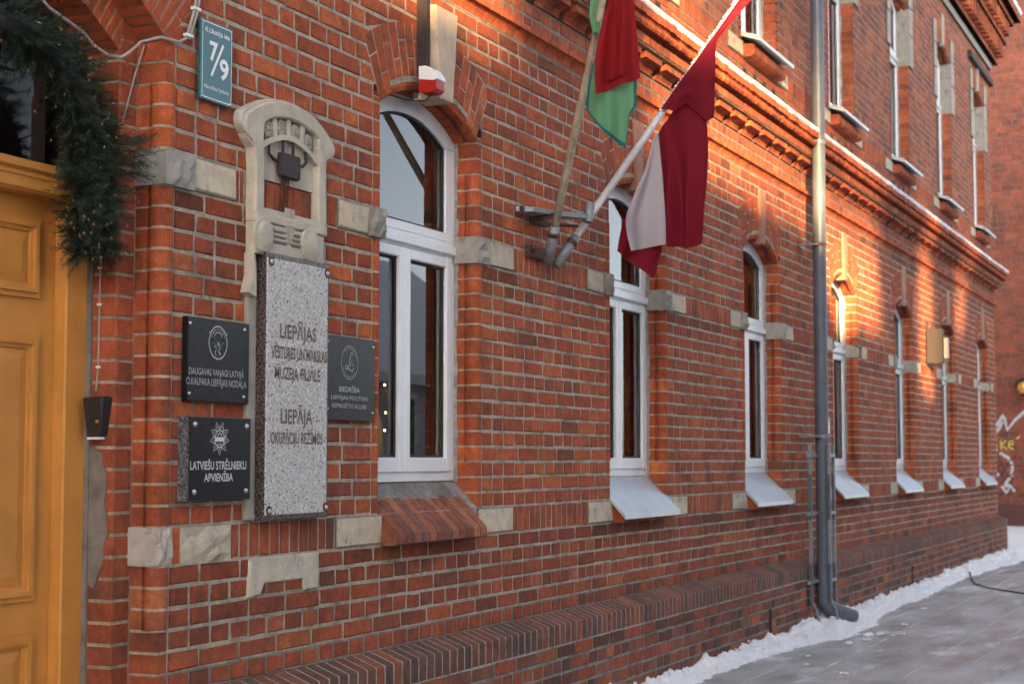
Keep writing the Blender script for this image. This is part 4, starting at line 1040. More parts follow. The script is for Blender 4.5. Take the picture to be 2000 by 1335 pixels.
# ---------------------------------------------------------------- flags on the wall bracket
def sheet(name, parent, B, h, cols, ms, off=0., amp=.03, folds=3., ph=0., nz_=26, nv=28, pick=None):
    """cols: control columns (s, [(p,z) ...top to bottom]) in the vertical plane through B along h"""
    n = Vector((h[1], -h[0], 0)); vs = []; fs = []
    def bez(pts, t):
        q = [Vector(p) for p in pts]
        while len(q) > 1: q = [q[i].lerp(q[i+1], t) for i in range(len(q)-1)]
        return q[0]
    def through(pts, t):      # piecewise smooth through the given points
        k = len(pts)-1; u = t*k; i = min(int(u), k-1); f = u-i; P_ = [Vector(p) for p in pts]
        p0, p1, p2, p3 = P_[max(i-1, 0)], P_[i], P_[i+1], P_[min(i+2, k)]
        return .5*((2*p1)+(p2-p0)*f+(2*p0-5*p1+4*p2-p3)*f*f+(3*p1-p0-3*p2+p3)*f**3)
    for j in range(nv+1):
        t = j/nv; row = [(s, through(c, t)) for s, c in cols]
        for i in range(nz_+1):
            s = i/nz_
            for k in range(len(row)-1):
                if row[k][0] <= s <= row[k+1][0]+1e-9: break
            f = (s-row[k][0])/(row[k+1][0]-row[k][0]); q = row[k][1].lerp(row[k+1][1], f)
            w = off + amp*min(1, .15+t*1.3)*math.sin(folds*2*math.pi*s+ph+t*.8) + .010*mn.noise(Vector((s*5, t*4, off*30+ph)))
            vs.append((B[0]+h[0]*q.x+n.x*w, B[1]+h[1]*q.x+n.y*w, q.y))
    for j in range(nv):
        for i in range(nz_): a = j*(nz_+1)+i; fs.append((a, a+1, a+nz_+2, a+nz_+1))
    g = G().add(vs, fs); me = g.mesh(name, ms, True)
    if pick:
        for j in range(nv):
            for i in range(nz_): me.polygons[j*nz_+i].material_index = pick((i+.5)/nz_, (j+.5)/nv)
    o = bpy.data.objects.new(name, me); C.objects.link(o); o.parent = parent
    w = Vector(); q = parent
    while q: w += q.location; q = q.parent
    o.location = -w
    return o
def pole(parent, B, E, r0, r1, m, ext):
    B, E = Vector(B), Vector(E); d = (E-B).normalized(); L_ = (E-B).length+ext
    g = G().tube([B-d*.02, B+d*L_*.3, B+d*L_*.6, B+d*L_], [r0, r0, r1, r1*.85], 14); child('pole', g, m, parent, True); return d
m, hh = mat('varnished_pole', (.42, .36, .28), .4, noise=(18, .35)); M['wood'] = m
m, hh = mat('white_pole', (.62, .62, .64), .4, noise=(12, .12)); M['wpole'] = m
BL, EL = Vector((3.865, -.1, 2.567)), Vector((4.785, -.85, 4.145)); hL = (.7751, -.6318)
fl = thing('flag', 'maroon and white striped flag on a slanted white pole with snow on top', 'flag', BL, 'flags on the wall bracket')
dL = pole(fl, BL, EL, .021, .017, M['wpole'], .35)
main = [(0, [(.592, 3.275), (.53, 3.10), (.452, 2.95), (.392, 2.80), (.425, 2.63)]), (.36, [(.622, 3.310), (.634, 3.12), (.646, 2.97), (.654, 2.83), (.662, 2.683)]),
        (.72, [(.70, 3.415), (.77, 3.22), (.79, 3.05), (.797, 2.86), (.802, 2.664)]), (1, [(.90, 3.66), (.95, 3.34), (.945, 3.10), (.925, 2.90), (.914, 2.703)])]
sheet('cloth', fl, BL, hL, main, [M['maroon'], M['offwhite']], 0, .036, 3.3, .5, 54, 40, lambda s, t: 1 if s < .36 else 0)
sheet('cloth_tail', fl, BL, hL, [(0, [(.43, 2.83), (.40, 2.73), (.374, 2.632)]), (.5, [(.52, 2.80), (.51, 2.68), (.495, 2.565)]), (.85, [(.63, 2.78), (.62, 2.63), (.614, 2.487)]), (1, [(.70, 2.78), (.69, 2.72), (.675, 2.655)])], [M['maroon']], -.045, .012, 1.5, 0, 18, 14)
sheet('cloth_fold', fl, BL, hL, [(0, [(.62, 3.44), (.66, 3.44), (.70, 3.43)]), (.16, [(.74, 3.60), (.78, 3.56), (.80, 3.50)]), (.32, [(.84, 3.72), (.90, 3.56), (.930, 3.40)]), (.44, [(.92, 3.83), (.955, 3.62), (.972, 3.425)]), (.56, [(1.0, 3.93), (1.0, 3.90), (.992, 3.86)]), (1, [(1.30, 4.32), (1.33, 4.30), (1.34, 4.265)])], [M['maroon']], .035, .014, 2.2, 1.2, 40, 16)
sg_ = G(); pts = []
for k in range(46):
    s = 1.05+k*.026; p_ = BL+dL*s*1.0; c_ = Vector((p_.x, p_.y, p_.z+.016+.006*mn.noise(Vector((k*.7, 1, 0)))))
    sg_.ball(c_, .0135*(1+.7*mn.noise(Vector((k*.55, 5, 2)))), 8, 5, (1, 1, 1), (1.2, 1.3, .75))
child('snow_cap', sg_, M['snow'], fl, True)
for k in range(5): pass
BG, EG = Vector((3.708, -.1, 2.577)), Vector((3.256, -.55, 3.63)); hG = (.353, -.9356); OG = (EG.x, EG.y)
fl2 = thing('flag', 'red and green flag hanging limp on a steep brown pole', 'flag', BG, 'flags on the wall bracket')
pole(fl2, BG, EG, .021, .017, M['wood'], .75)
redc = [(0, [(.045, 4.02), (.060, 3.80), (.026, 3.63), (-.008, 3.45), (-.004, 3.293)]), (.45, [(.09, 4.02), (.11, 3.80), (.10, 3.63), (.09, 3.48), (.092, 3.33)]), (1, [(.17, 4.02), (.188, 3.80), (.198, 3.66), (.208, 3.52), (.217, 3.378)])]
sheet('red_cloth', fl2, OG, hG, redc, [M['redcloth']], .035, .020, 1.8, .4, 30, 24)
sheet('red_fold', fl2, OG, hG, [(0, [(.05, 4.02), (.075, 3.8), (.06, 3.55), (.045, 3.36)]), (1, [(.15, 4.02), (.16, 3.8), (.165, 3.60), (.17, 3.40)])], [M['redcloth']], .055, .014, 1.3, 2, 16, 16)
edge = lambda s, t: 1 if (t > .93 or s < .05 or s > .96) else 0
sheet('green_cloth', fl2, OG, hG, [(0, [(-.02, 3.46), (-.045, 3.33), (-.053, 3.225)]), (.35, [(.03, 3.46), (.035, 3.28), (.040, 3.108)]), (.78, [(.13, 3.46), (.14, 3.25), (.144, 3.028)]), (.86, [(.155, 3.46), (.158, 3.32), (.160, 3.19)]), (1, [(.20, 3.46), (.20, 3.35), (.199, 3.248)])], [M['lightgreen'], M['teal']], .0, .016, 2.2, 1, 40, 22, edge)
sheet('green_strip', fl2, OG, hG, [(0, [(-.020, 4.02), (-.028, 3.80), (-.034, 3.69), (-.014, 3.592)]), (1, [(.07, 4.02), (.058, 3.80), (.03, 3.70), (.008, 3.60)])], [M['lightgreen'], M['teal']], .045, .006, 1, 0, 10, 14, lambda s, t: 1 if t > .93 else 0)
# the bracket
br = thing('flag_bracket', 'rusty iron wall bracket holding two flagpoles', 'bracket', (3.75, 0, 2.57))
g = G(); g.box(3.60, 3.90, -.03, -.004, 2.555, 2.62, bev=.004); g.box(3.66, 3.86, -.03, -.004, 2.74, 2.80, bev=.004)
child('wall_plate', g, M['rust'], br)
for B_, E_ in ((BL, EL), (BG, EG)):
    d = (E_-B_).normalized(); child('socket', G().tube([B_-d*.05, B_+d*.16], .027, 12), M['pipe2'], br, True); child('collar', G().tube([B_+d*.10, B_+d*.125], .031, 12), M['rust'], br, True)
    child('strap', G().tube([B_+d*.23+Vector((0, .0, 0)), (B_.x+d.x*.1, -.01, B_.z+.2)], .009, 6), M['rust'], br)
g = G(); g.prism_z([(3.45, -.02), (3.50, -.10), (3.70, -.16), (3.80, -.24), (3.88, -.27), (3.90, -.23), (3.82, -.17), (3.78, -.06), (3.80, -.02)], 2.775, 2.80); child('cross_arm', g, M['pipe2'], br)
child('empty_socket', G().tube([(3.88, -.25, 2.76), (3.90, -.26, 2.86)], .027, 12, caps=False), M['pipe2'], br, True)
child('bolt', G().ball((3.62, -.05, 2.60), .018, 8, 5), M['rust'], br, True); child('bolt', G().ball((3.46, -.05, 2.79), .016, 8, 5), M['rust'], br, True)

# ---------------------------------------------------------------- downpipe
dp = thing('downpipe', 'grey metal downpipe with steel guard bars at its foot', 'downpipe', (9.42, -.17, .1))
PX, PYp = 9.42, -.175
child('pipe', G().tube([(PX+.05, PYp, 8.0), (PX+.02, PYp, 5.2), (PX, PYp, 3.3), (PX, PYp, .40)], .056, 20, caps=False), M['pipe'], dp, True)
child('elbow', G().tube([(PX, PYp, .40), (PX, PYp, .30), (PX+.03, PYp-.03, .25), (PX+.09, PYp-.09, .205), (PX+.20, PYp-.20, .15)], [.058, .060, .068, .072, .072], 18, caps=False), M['pipe'], dp, True)
for z in (5.45, 4.16, 3.28, 1.66): child('pipe_ring', G().tube([(PX+(.01 if z > 4 else 0), PYp, z), (PX+(.01 if z > 4 else 0), PYp, z+.03)], .061, 18), M['rust'] if z == 3.28 else M['pipe2'], dp); child('pipe_hook', G().box(PX-.10, PX-.05, PYp-.01, 0, z+.006, z+.02), M['pipe2'], dp)
child('sticker', G().prism_y([(PX-.012, 1.70), (PX+.03, 1.70), (PX+.03, 1.80), (PX+.004, 1.84)], PYp-.060, PYp-.056), M['signw'], dp)
for x, y in ((PX-.29, -.150), (PX-.03, -.245), (PX+.17, -.235)):
    for k, (z0, z1) in enumerate(((.30, .62), (.62, .98), (.98, 1.36), (1.36, 1.62))):
        child('guard_bar', G().box(x-.017+.004*(k % 2), x+.017, y-.004, y+.02, z0, z1-.004, bev=.003), M['pipe2'] if k % 2 else M['pipe'], dp)
    child('guard_bar', G().tube([(x, y+.008, .32), (x+.02, y-.03, .24), (x+.03, y-.05, .12)], .012, 6), M['pipe2'], dp)
for z in (1.50, 1.02, .46): child('guard_bracket', G().box(PX-.40, PX+.22, -.150, -.135, z, z+.028, bev=.003), M['pipe2'], dp); child('guard_bracket', G().box(PX-.03, PX+.20, -.240, -.228, z, z+.028, bev=.003), M['pipe2'], dp)

# ---------------------------------------------------------------- fir garland over the door
ga = thing('garland', 'thick dark green fir garland draped round the arch of the yellow door', 'garland', (0, .1, 2.6))
path = [(-1.20, 2.35), (-1.18, 2.6), (-1.0, 2.83), (-.70, 2.90), (-.347, 2.885), (-.202, 2.868), (-.074, 2.826), (.033, 2.745), (.110, 2.650), (.160, 2.549), (.163, 2.443), (.143, 2.333), (.135, 2.26), (.150, 2.185)]
def along(t):
    u = t*(len(path)-1); i = min(int(u), len(path)-2); f = u-i
    return Vector((path[i][0]*(1-f)+path[i+1][0]*f, .105, path[i][1]*(1-f)+path[i+1][1]*f))
nd = G(); tips = G(); core = G()
core.tube([along(i/40) for i in range(41)], .055, 8, (.012, .02, .012))
def sprig(p, d, L_, n):
    a = d.orthogonal().normalized(); b = d.cross(a)
    for k in range(n):
        t = k/n; q = p+d*L_*t; an = k*2.4+rnd.random(); o = (a*math.cos(an)+b*math.sin(an))
        v = (o*rnd.uniform(.7, 1)+d*rnd.uniform(.5, 1.1)).normalized()*rnd.uniform(.028, .046)*(1.1-.35*t); w = d.cross(o)*.0013
        c = rnd.uniform(.6, 1.5); nd.add([q-w, q+w, q+v], [(0, 1, 2)], (.010*c, .026*c, .010*c) if rnd.random() < .85 else (.02*c, .032*c, .013*c))
for i in range(950):
    t = rnd.random()**.85; p = along(t); tn = (along(min(1, t+.01))-along(max(0, t-.01))).normalized()
    a = tn.orthogonal().normalized(); b = tn.cross(a); an = rnd.uniform(0, 2*math.pi); o = a*math.cos(an)+b*math.sin(an)
    d = (o+tn*rnd.uniform(-.5, .9)+Vector((0, -.12, -.25))).normalized(); L_ = rnd.uniform(.07, .145)*(1.15 if rnd.random() < .2 else 1)*(.78 if t > .9 else 1)
    if p.y+o.y*.04+d.y*L_ > .215: d.y = -abs(d.y)*.3; d.normalize()
    sprig(p+o*.02, d, L_, 44)
    if rnd.random() < .2: tips.ball(p+o*.03+d*L_, .0035, 5, 4, (.22, .10, .03), (1, 1, 1.6))
for i in range(26): sprig(Vector((rnd.uniform(.10, .2), rnd.uniform(-.06, .0), rnd.uniform(2.44, 2.56))), Vector((rnd.uniform(-.1, .7), -.5, rnd.uniform(-.5, .4))).normalized(), rnd.uniform(.07, .12), 34)
for i in range(16): sprig(Vector((rnd.uniform(-.02, .08), rnd.uniform(.05, .10), rnd.uniform(2.41, 2.47))), Vector((-1, -.2, rnd.uniform(-.3, .3))).normalized(), rnd.uniform(.06, .11), 30)
tag(child('needles', nd, mat('fir_needles', src='attr', rough=.6)[0], ga), kind='stuff'); child('core', core, M['gasket'], ga)
tag(child('bud', tips, mat('brown_buds', src='attr', rough=.7)[0], ga), kind='stuff')
lt = G()
for i in range(12): p = along(rnd.uniform(.6, 1)); lt.ball(p+Vector((rnd.uniform(-.09, .09), -.10, rnd.uniform(-.09, .09))), .0028, 5, 4)
tag(child('string_light', lt, M['steel'], ga), kind='stuff')

# plant and tinsel behind the first window
pt = thing('potted_plant', 'small green potted plant behind the first window pane', 'plant', (2.80, .26, 1.42))
g = G()
for k in range(60): 
    a = rnd.uniform(0, 6.28); r = rnd.uniform(.01, .06); c = Vector((2.80+r*math.cos(a), .26+r*.7*math.sin(a), 1.62+rnd.uniform(-.08, .14))); d = Vector((rnd.uniform(-1, 1), rnd.uniform(-1, 1), rnd.uniform(-.6, .9))).normalized()*.035; w = d.orthogonal().normalized()*.014
    g.add([c-d, c+w, c+d, c-w], [(0, 1, 2, 3)])
child('foliage', g, mat('house_plant', (.08, .27, .05), .5)[0], pt); child('pot', G().tube([(2.8, .26, 1.41), (2.8, .26, 1.50)], [.04, .05], 12), mat('clay_pot', (.35, .16, .09))[0], pt)
child('stem', G().tube([(2.8, .26, 1.48), (2.80, .26, 1.6)], .006, 6), M['cabled'], pt)
tn = thing('tinsel', 'gold tinsel with lit yellow bulbs hanging behind the first window', 'tinsel', (2.2, .25, 1.6))
g = G(); mg = mat('gold_foil', (.75, .48, .10), .25, .8)[0]
for k in range(160):
    t = k/160; c = Vector((2.36+.25*t, .22, 1.90-.16*t-.04*math.sin(math.pi*t))); d = Vector((rnd.uniform(-1, 1), rnd.uniform(-1, 1), rnd.uniform(-1, 1))).normalized()*.016; w = d.orthogonal().normalized()*.003; g.add([c-d-w, c-d+w, c+d+w, c+d-w], [(0, 1, 2, 3)])
child('foil', g, mg, tn)
me_, he_ = mat('warm_bulb', (1, .7, .3)); he_['b'].inputs['Emission Color'].default_value = (1, .62, .2, 1); he_['b'].inputs['Emission Strength'].default_value = 1.6
for bx, bz in ((2.46, 1.83), (2.51, 1.77), (2.575, 1.735), (2.462, 1.617), (2.515, 1.585), (2.47, 1.70)): child('fairy_light', G().ball((bx, .215, bz), .006, 8, 5), me_, tn)
pb = thing('christmas_card', 'yellow paper decoration standing behind the left pane of the first window', 'decoration', (2.28, .3, 1.45))
child('paper', G().prism_y([(2.38, 1.42), (2.56, 1.42), (2.54, 1.64), (2.48, 1.74), (2.42, 1.66)], .27, .275), mat('yellow_paper', (.55, .42, .08), .7)[0], pb)

# ---------------------------------------------------------------- box lamp by the far windows
bl = thing('wall_box', 'rusty metal box on the wall between the fifth and sixth window', 'box', (15.3, 0, 2.6))
child('box', G().box(15.22, 15.36, -.20, -.02, 2.60, 3.0, bev=.006), M['iron'], bl)
for y0 in (-.07, -.02): child('rod', G().box(15.25, 15.28, y0-.012, y0, 3.0, 3.10), M['iron'], bl)
child('arm', G().box(15.30, 15.42, -.245, -.205, 2.66, 2.90, bev=.006), M['cable'], bl); child('arm', G().box(15.34, 15.38, -.24, -.0, 2.90, 2.93), M['iron'], bl)

# ---------------------------------------------------------------- neighbour house at the end of the alley
nb = thing('brick_house', 'plain red brick gable wall with graffiti beyond the alley', 'house', (27, 2, 0))
NX = 27.0; nbp = []; g = G(); mo = G()
mo.add([(NX, -1.4, 0), (NX, 9, 0), (NX, 9, 11.5), (NX, -1.4, 11.5)], [(0, 3, 2, 1)], (.23, .17, .14))
for a, b, c, d in (((NX, 9), (NX+8, 9), 0, 11.5), ((NX+8, -1.4), (NX, -1.4), 0, 11.5), ((NX+8, 9), (NX+8, -1.4), 0, 11.5)): mo.add([(*a, c), (*b, c), (*b, d), (*a, d)], [(0, 1, 2, 3)], (.25, .12, .09))
mo.add([(NX, -1.4, 11.5), (NX+8, -1.4, 11.5), (NX+8, 9, 11.5), (NX, 9, 11.5)], [(0, 1, 2, 3)], (.1, .1, .1))
child('wall', mo, M['mortar'], nb)
NV = {}
def nbrick(k, L_):
    if (k, L_) not in NV:
        q = G().brick(-L_/2, L_/2, -L_/2, L_/2, -.049, .049, -.006, .02, .004, (1, 1, 1), .002)
        q.v = [(y, -x, z) for x, y, z in q.v]; NV[(k, L_)] = q
    return NV[(k, L_)]
nm = G(); cnt = 0; meshes = {}
for r_ in range(98):
    z = .67+.1105*r_+.055; y = 4.0-(.11 if r_ % 2 else 0)
    while y > -1.3:
        L_ = .23 if (r_ % 4 == 1) or rnd.random() < .12 else .165; L_ = round(L_, 3); c = rnd.choice([(.33, .088, .05), (.30, .085, .052), (.36, .10, .055), (.27, .082, .055)]); k = rnd.uniform(.85, 1.12); c = tuple(x*k for x in c)
        yc = y-L_/2-.006; key = (rnd.randrange(4), L_); q = nbrick(*key)
        if inview((NX, yc, z), 4) and proj((NX, yc, z))[0] > 1925 and cnt < 300:
            if key not in meshes: meshes[key] = q.mesh('brick', M['brick'])
            o = bpy.data.objects.new('brick', meshes[key]); C.objects.link(o); o.parent = nb; o.location = Vector((NX, yc, z))-nb.location; o.color = (*c, 1); cnt += 1
        else: nm.add([(a+NX, b+yc, d+z) for a, b, d in q.v], q.f, c)
        y -= L_+.012
tag(child('brickwork', nm, M['brickA'], nb), kind='stuff')
child('base_course', G().box(NX-.05, NX, -1.45, 9, 0, .665), mat('brown_base_paint', (.105, .042, .034), .8, noise=(3, .2))[0], nb)
def spray(name, strokes, w, col, y_=NX-.012):
    g = G()
    for st in strokes: g.ribbon(st, w, 0)
    g.v = [(y_-.0006*rnd.random(), x, z) for x, y, z in g.v]
    return child(name, g, mat(name + '_paint', col, .8, noise=(14, .3))[0], nb)
spray('graffiti', [[(.95, 1.98), (.84, 2.12), (.72, 2.30), (.70, 2.22), (.66, 2.02), (.52, 2.20), (.36, 2.34), (.2, 2.45)], [(.90, 1.94), (.80, 2.05), (.74, 2.18)], [(.80, 1.60), (.66, 1.52), (.58, 1.38), (.60, 1.20), (.70, 1.06), (.72, .98)], [(.78, 1.0), (.70, .88), (.62, 1.0), (.55, .90)], [(.86, 1.22), (.82, 1.2)], [(.72, 1.04), (.60, .98)], [(.93, 1.72), (.84, 1.73)], [(.93, 1.66), (.84, 1.66)]], .055, (.50, .50, .52))
spray('graffiti', [[(.94, 1.88), (.84, 1.87)], [(.78, 1.84), (.77, 1.66)], [(.68, 1.83), (.77, 1.75), (.67, 1.67)], [(.64, 1.75), (.56, 1.76), (.57, 1.82), (.63, 1.81), (.64, 1.70), (.55, 1.67)], [(.50, 1.86), (.44, 1.90)]], .035, (.52, .42, .08), NX-.014)
spray('graffiti', [[(.88, 1.34), (.70, 1.40), (.45, 1.36), (.2, 1.42)], [(.82, 1.5), (.70, 1.25), (.55, 1.10)], [(.78, 1.18), (.60, 1.50), (.50, 1.55)], [(.85, 1.32), (.72, 1.12), (.5, 1.28)]], .025, (.10, .035, .05), NX-.013)
ln = thing('lantern', 'round golden lantern on a dark bracket at the right edge of the brick house', 'lantern', (26.7, .3, 2.8))
child('arm', G().box(26.62, 26.99, .40, .45, 2.84, 2.90, bev=.004), M['cabled'], ln); child('globe', G().ball((26.66, .325, 2.77), .115, 16, 10, (1, 1, 1), (.9, .9, 1.15)), mat('amber_glass', (.72, .36, .07), .18, .3)[0], ln, True)
child('cap', G().tube([(26.66, .325, 2.89), (26.66, .325, 2.96)], [.10, .02], 12), M['cabled'], ln); child('foot', G().tube([(26.66, .325, 2.61), (26.66, .325, 2.66)], [.02, .07], 12), M['cabled'], ln)
# ---------------------------------------------------------------- ground
m, h = mat('paving', (.31, .325, .312), .62, bump=(70, .6)); N, L = h['N'], h['L']
mp = N.new('ShaderNodeVectorMath'); mp.operation = 'MULTIPLY'; mp.inputs[1].default_value = (.55, 1.6, 1); L.new(h['geo'].outputs['Position'], mp.inputs[0])
def nzm(sc, dt, ro):
    t = N.new('ShaderNodeTexNoise'); t.inputs['Scale'].default_value = sc; t.inputs['Detail'].default_value = dt; t.inputs['Roughness'].default_value = ro; L.new(mp.outputs[0], t.inputs['Vector']); return t.outputs['Fac']
c = h['mul'](h['out'], h['rmp'](h['nz'](3, 6), .3, .7, .75, 1.2))
f1 = h['rmp'](nzm(1.5, 8, .68), .38, .62, 0, .85)
c = h['mix'](f1, c, (.56, .56, .59)); c = h['mix'](h['rmp'](nzm(1.1, 9, .72), .54, .62, 0, .85), c, (.74, .75, .78)); c = h['mix'](h['rmp'](nzm(34, 3, .6), .45, .75, 0, .30), c, (.5, .5, .52)); fin(h, c)
L.new(h['rmp'](nzm(2.2, 5, .6), .35, .65, .30, .8), h['b'].inputs['Roughness']); M['paving'] = m
M['street'] = mat('street_ice', (.36, .355, .35), .7, noise=(1.2, .5), bump=(20, .7))[0]
def quad(name, x0, x1, y0, y1, z, m_): return tag(obj(name, G().add([(x0, y0, z), (x1, y0, z), (x1, y1, z), (x0, y1, z)], [(0, 1, 2, 3)]), m_), kind='structure')
quad('ground', -200, 200, -200, 200, -.06, M['street'])
pv = quad('pavement', -30, 24, -4.6, .0, GZ-.004, mat('frosted_joint', (.30, .30, .295), .8, noise=(6, .3), bump=(60, .8))[0])
sm = G(); ns = 0
for r_ in range(9):
    y1 = -.235-.2915*r_; y0 = y1-.2885; x = 3.6+(.25 if r_ % 2 else 0)
    while x < 21.5:
        w = .50; q = G().add([(x+.003, y0, -.03), (x+w-.003, y0, -.03), (x+w-.003, y1, -.03), (x+.003, y1, -.03)]+[(x+.003, y0, -.004), (x+w-.003, y0, -.004), (x+w-.003, y1, -.004), (x+.003, y1, -.004)]+[(x+.005, y0+.002, 0), (x+w-.005, y0+.002, 0), (x+w-.005, y1-.002, 0), (x+.005, y1-.002, 0)],
            [(0, 1, 5, 4), (1, 2, 6, 5), (2, 3, 7, 6), (3, 0, 4, 7), (4, 5, 9, 8), (5, 6, 10, 9), (6, 7, 11, 10), (7, 4, 8, 11), (8, 9, 10, 11)])
        zt = GZ+rnd.uniform(-.0015, .0015)
        if inview((x+w/2, (y0+y1)/2, GZ), 30) and ns < 300: 
            o = obj('paving_slab', G().add([(a, b, c_+zt) for a, b, c_ in q.v], q.f), M['paving'], pv); ns += 1
        else: sm.add([(a, b, c_+zt) for a, b, c_ in q.v], q.f)
        x += w
if sm.v: tag(obj('slab_field', sm, M['paving'], pv), kind='stuff')
quad('street', -60, 60, -8.4, -4.6, -.03, M['street'])
# snow ridge along the foot of the wall
def snow_ridge(name, x0, x1, nx, yin, wf, hf, base, ny=22, seed=0., rough=1.):
    vs = []; fs = []
    for i in range(nx+1):
        x = x0+(x1-x0)*i/nx; w = wf(x); H_ = hf(x)
        for j in range(ny+1):
            t = j/ny; y = yin-w*t
            prof = (1-t)**.8*(1-.35*math.exp(-t*9)) if ny > 8 else 1-t
            p = Vector((x*1.0, y*1.0, seed))
            k = mn.noise(p*5)*.30+mn.noise(p*12)*.30+mn.noise(p*27)*.26+mn.noise(p*60)*.15
            z = base+H_*prof*max(.05, 1+rough*1.5*k)-.02*t-(.03 if j == ny else 0)
            vs.append((x+.02*mn.noise(p*15+Vector((3, 0, 0))), y+.02*mn.noise(p*13+Vector((0, 7, 0))), z))
    for i in range(nx):
        for j in range(ny): a = i*(ny+1)+j; fs.append((a, a+1, a+ny+2, a+ny+1))
    return G().add(vs, fs)
bump_ = lambda x, c, w: math.exp(-((x-c)/w)**2)
wf = lambda x: .17+.07*mn.noise(Vector((x*1.3, 0, 0)))+.05*mn.noise(Vector((x*5.3, 2, 0)))+.30*bump_(x, 9.2, 1.4)+.14*bump_(x, 13, 2.6)+.25*bump_(x, 19.5, 2.5)
hf = lambda x: .085+.03*mn.noise(Vector((x*2.1, 5, 0)))+.025*bump_(x, 9.8, 1.2)+.03*bump_(x, 19, 4)
g = snow_ridge('snow', 3.8, 22.6, 1500, -.105, wf, hf, GZ)
for k in range(160):
    x = 3.9+18*rnd.random()**1.3; w = wf(x); t = rnd.random(); y = -.125-w*t*.9; r = rnd.uniform(.005, .012)
    z = GZ+hf(x)*(1-t)**.8+rnd.uniform(-.01, .012); g.ball((x, y, z), r, 6, 4, (1, 1, 1), (rnd.uniform(.8, 1.4), rnd.uniform(.7, 1.2), rnd.uniform(.6, 1.2)))
for x, y, r in ((8.9, -.62, .05), (9.05, -.72, .035), (9.2, -.86, .02), (6.5, -1.0, .028), (9.0, -.83, .016), (8.6, -.7, .025), (8.3, -.62, .03), (7.4, -.55, .018), (9.9, -.75, .03), (11.5, -.62, .03), (7.9, -.95, .014), (6.9, -.66, .016)):
    for q in range(4): g.ball((x+rnd.uniform(-r, r), y+rnd.uniform(-r, r), GZ+r*.25), r*rnd.uniform(.4, .8), 7, 5, (1, 1, 1), (1.2, 1, .55))
tag(obj('snow', g, M['snow'], None, True), 'ridge of lumpy shovelled white snow along the foot of the brick wall', 'snow', kind='stuff')
# snow on the cornice and on the eaves
def ledge_snow(x0, x1, yo, yi, z, th, nx, seed):
    vs = []; fs = []; prof = [(yo+.004, -.012), (yo-.012, .2*th), (yo-.010, .7*th), (yo+.012, th), (yo+.06, th*1.1), (yi, th*1.25)]
    for i in range(nx+1):
        x = x0+(x1-x0)*i/nx
        for j, (y, dz) in enumerate(prof):
            p = Vector((x*6, j*.8, seed)); q = mn.noise(p)*.010+mn.noise(p*2.7)*.006
            vs.append((x, y+q, z+dz+q*1.2*(j > 0)+.006*mn.noise(Vector((x*1.1, 3, seed)))))
    n = len(prof)
    for i in range(nx):
        for j in range(n-1): a = i*n+j; fs.append((a, a+n, a+n+1, a+1))
    return G().add(vs, fs)
g = ledge_snow(1.0, PX-.06, -.192, .0, ZS, .034, 420, 1.); g2 = ledge_snow(PX+.09, XE+.18, -.192, .0, ZS, .034, 560, 2.); g.add(g2.v, g2.f)
tag(obj('snow', g, M['snow'], None, True), 'thin line of white snow lying on the middle cornice of the brick wall', 'snow', kind='stuff')
g = ledge_snow(12, XE+.45, -.43, .0, 8.20, .06, 200, 3.)
tag(obj('snow', g, M['snow'], None, True), 'snow edge on the roof eaves at the top right', 'snow', kind='stuff')
# snow field in the alley
vs = []; fs = []; nx, ny = 60, 60
for i in range(nx+1):
    for j in range(ny+1):
        x = 21.05+5.95*i/nx; y = -1.6+9*j/ny; p = Vector((x, y, 0)); k = min(1, max(0, (x-22.4)/1.2))
        vs.append((x, y, .03+.24*k+.05*mn.noise(p*1.4)*k+.03*mn.noise(p*5)))
for i in range(nx):
    for j in range(ny): a = i*(ny+1)+j; fs.append((a, a+ny+1, a+ny+2, a+1))
tag(obj('snow', G().add(vs, fs), M['snow'], None, True), 'flat white snow covering the alley before the graffiti wall', 'snow', kind='stuff')
hs = thing('hose', 'black hose lying across the icy pavement at the far right', 'hose', (15, -.6, GZ))
child('tube', G().tube([(16.6, -.22, GZ+.06), (16.3, -.30, GZ+.03), (15.6, -.42, GZ+.018), (14.8, -.58, GZ+.016), (14.25, -.80, GZ+.016), (13.6, -1.26, GZ+.016), (12.9, -1.9, GZ+.016)], .009, 8), M['cabled'], hs)

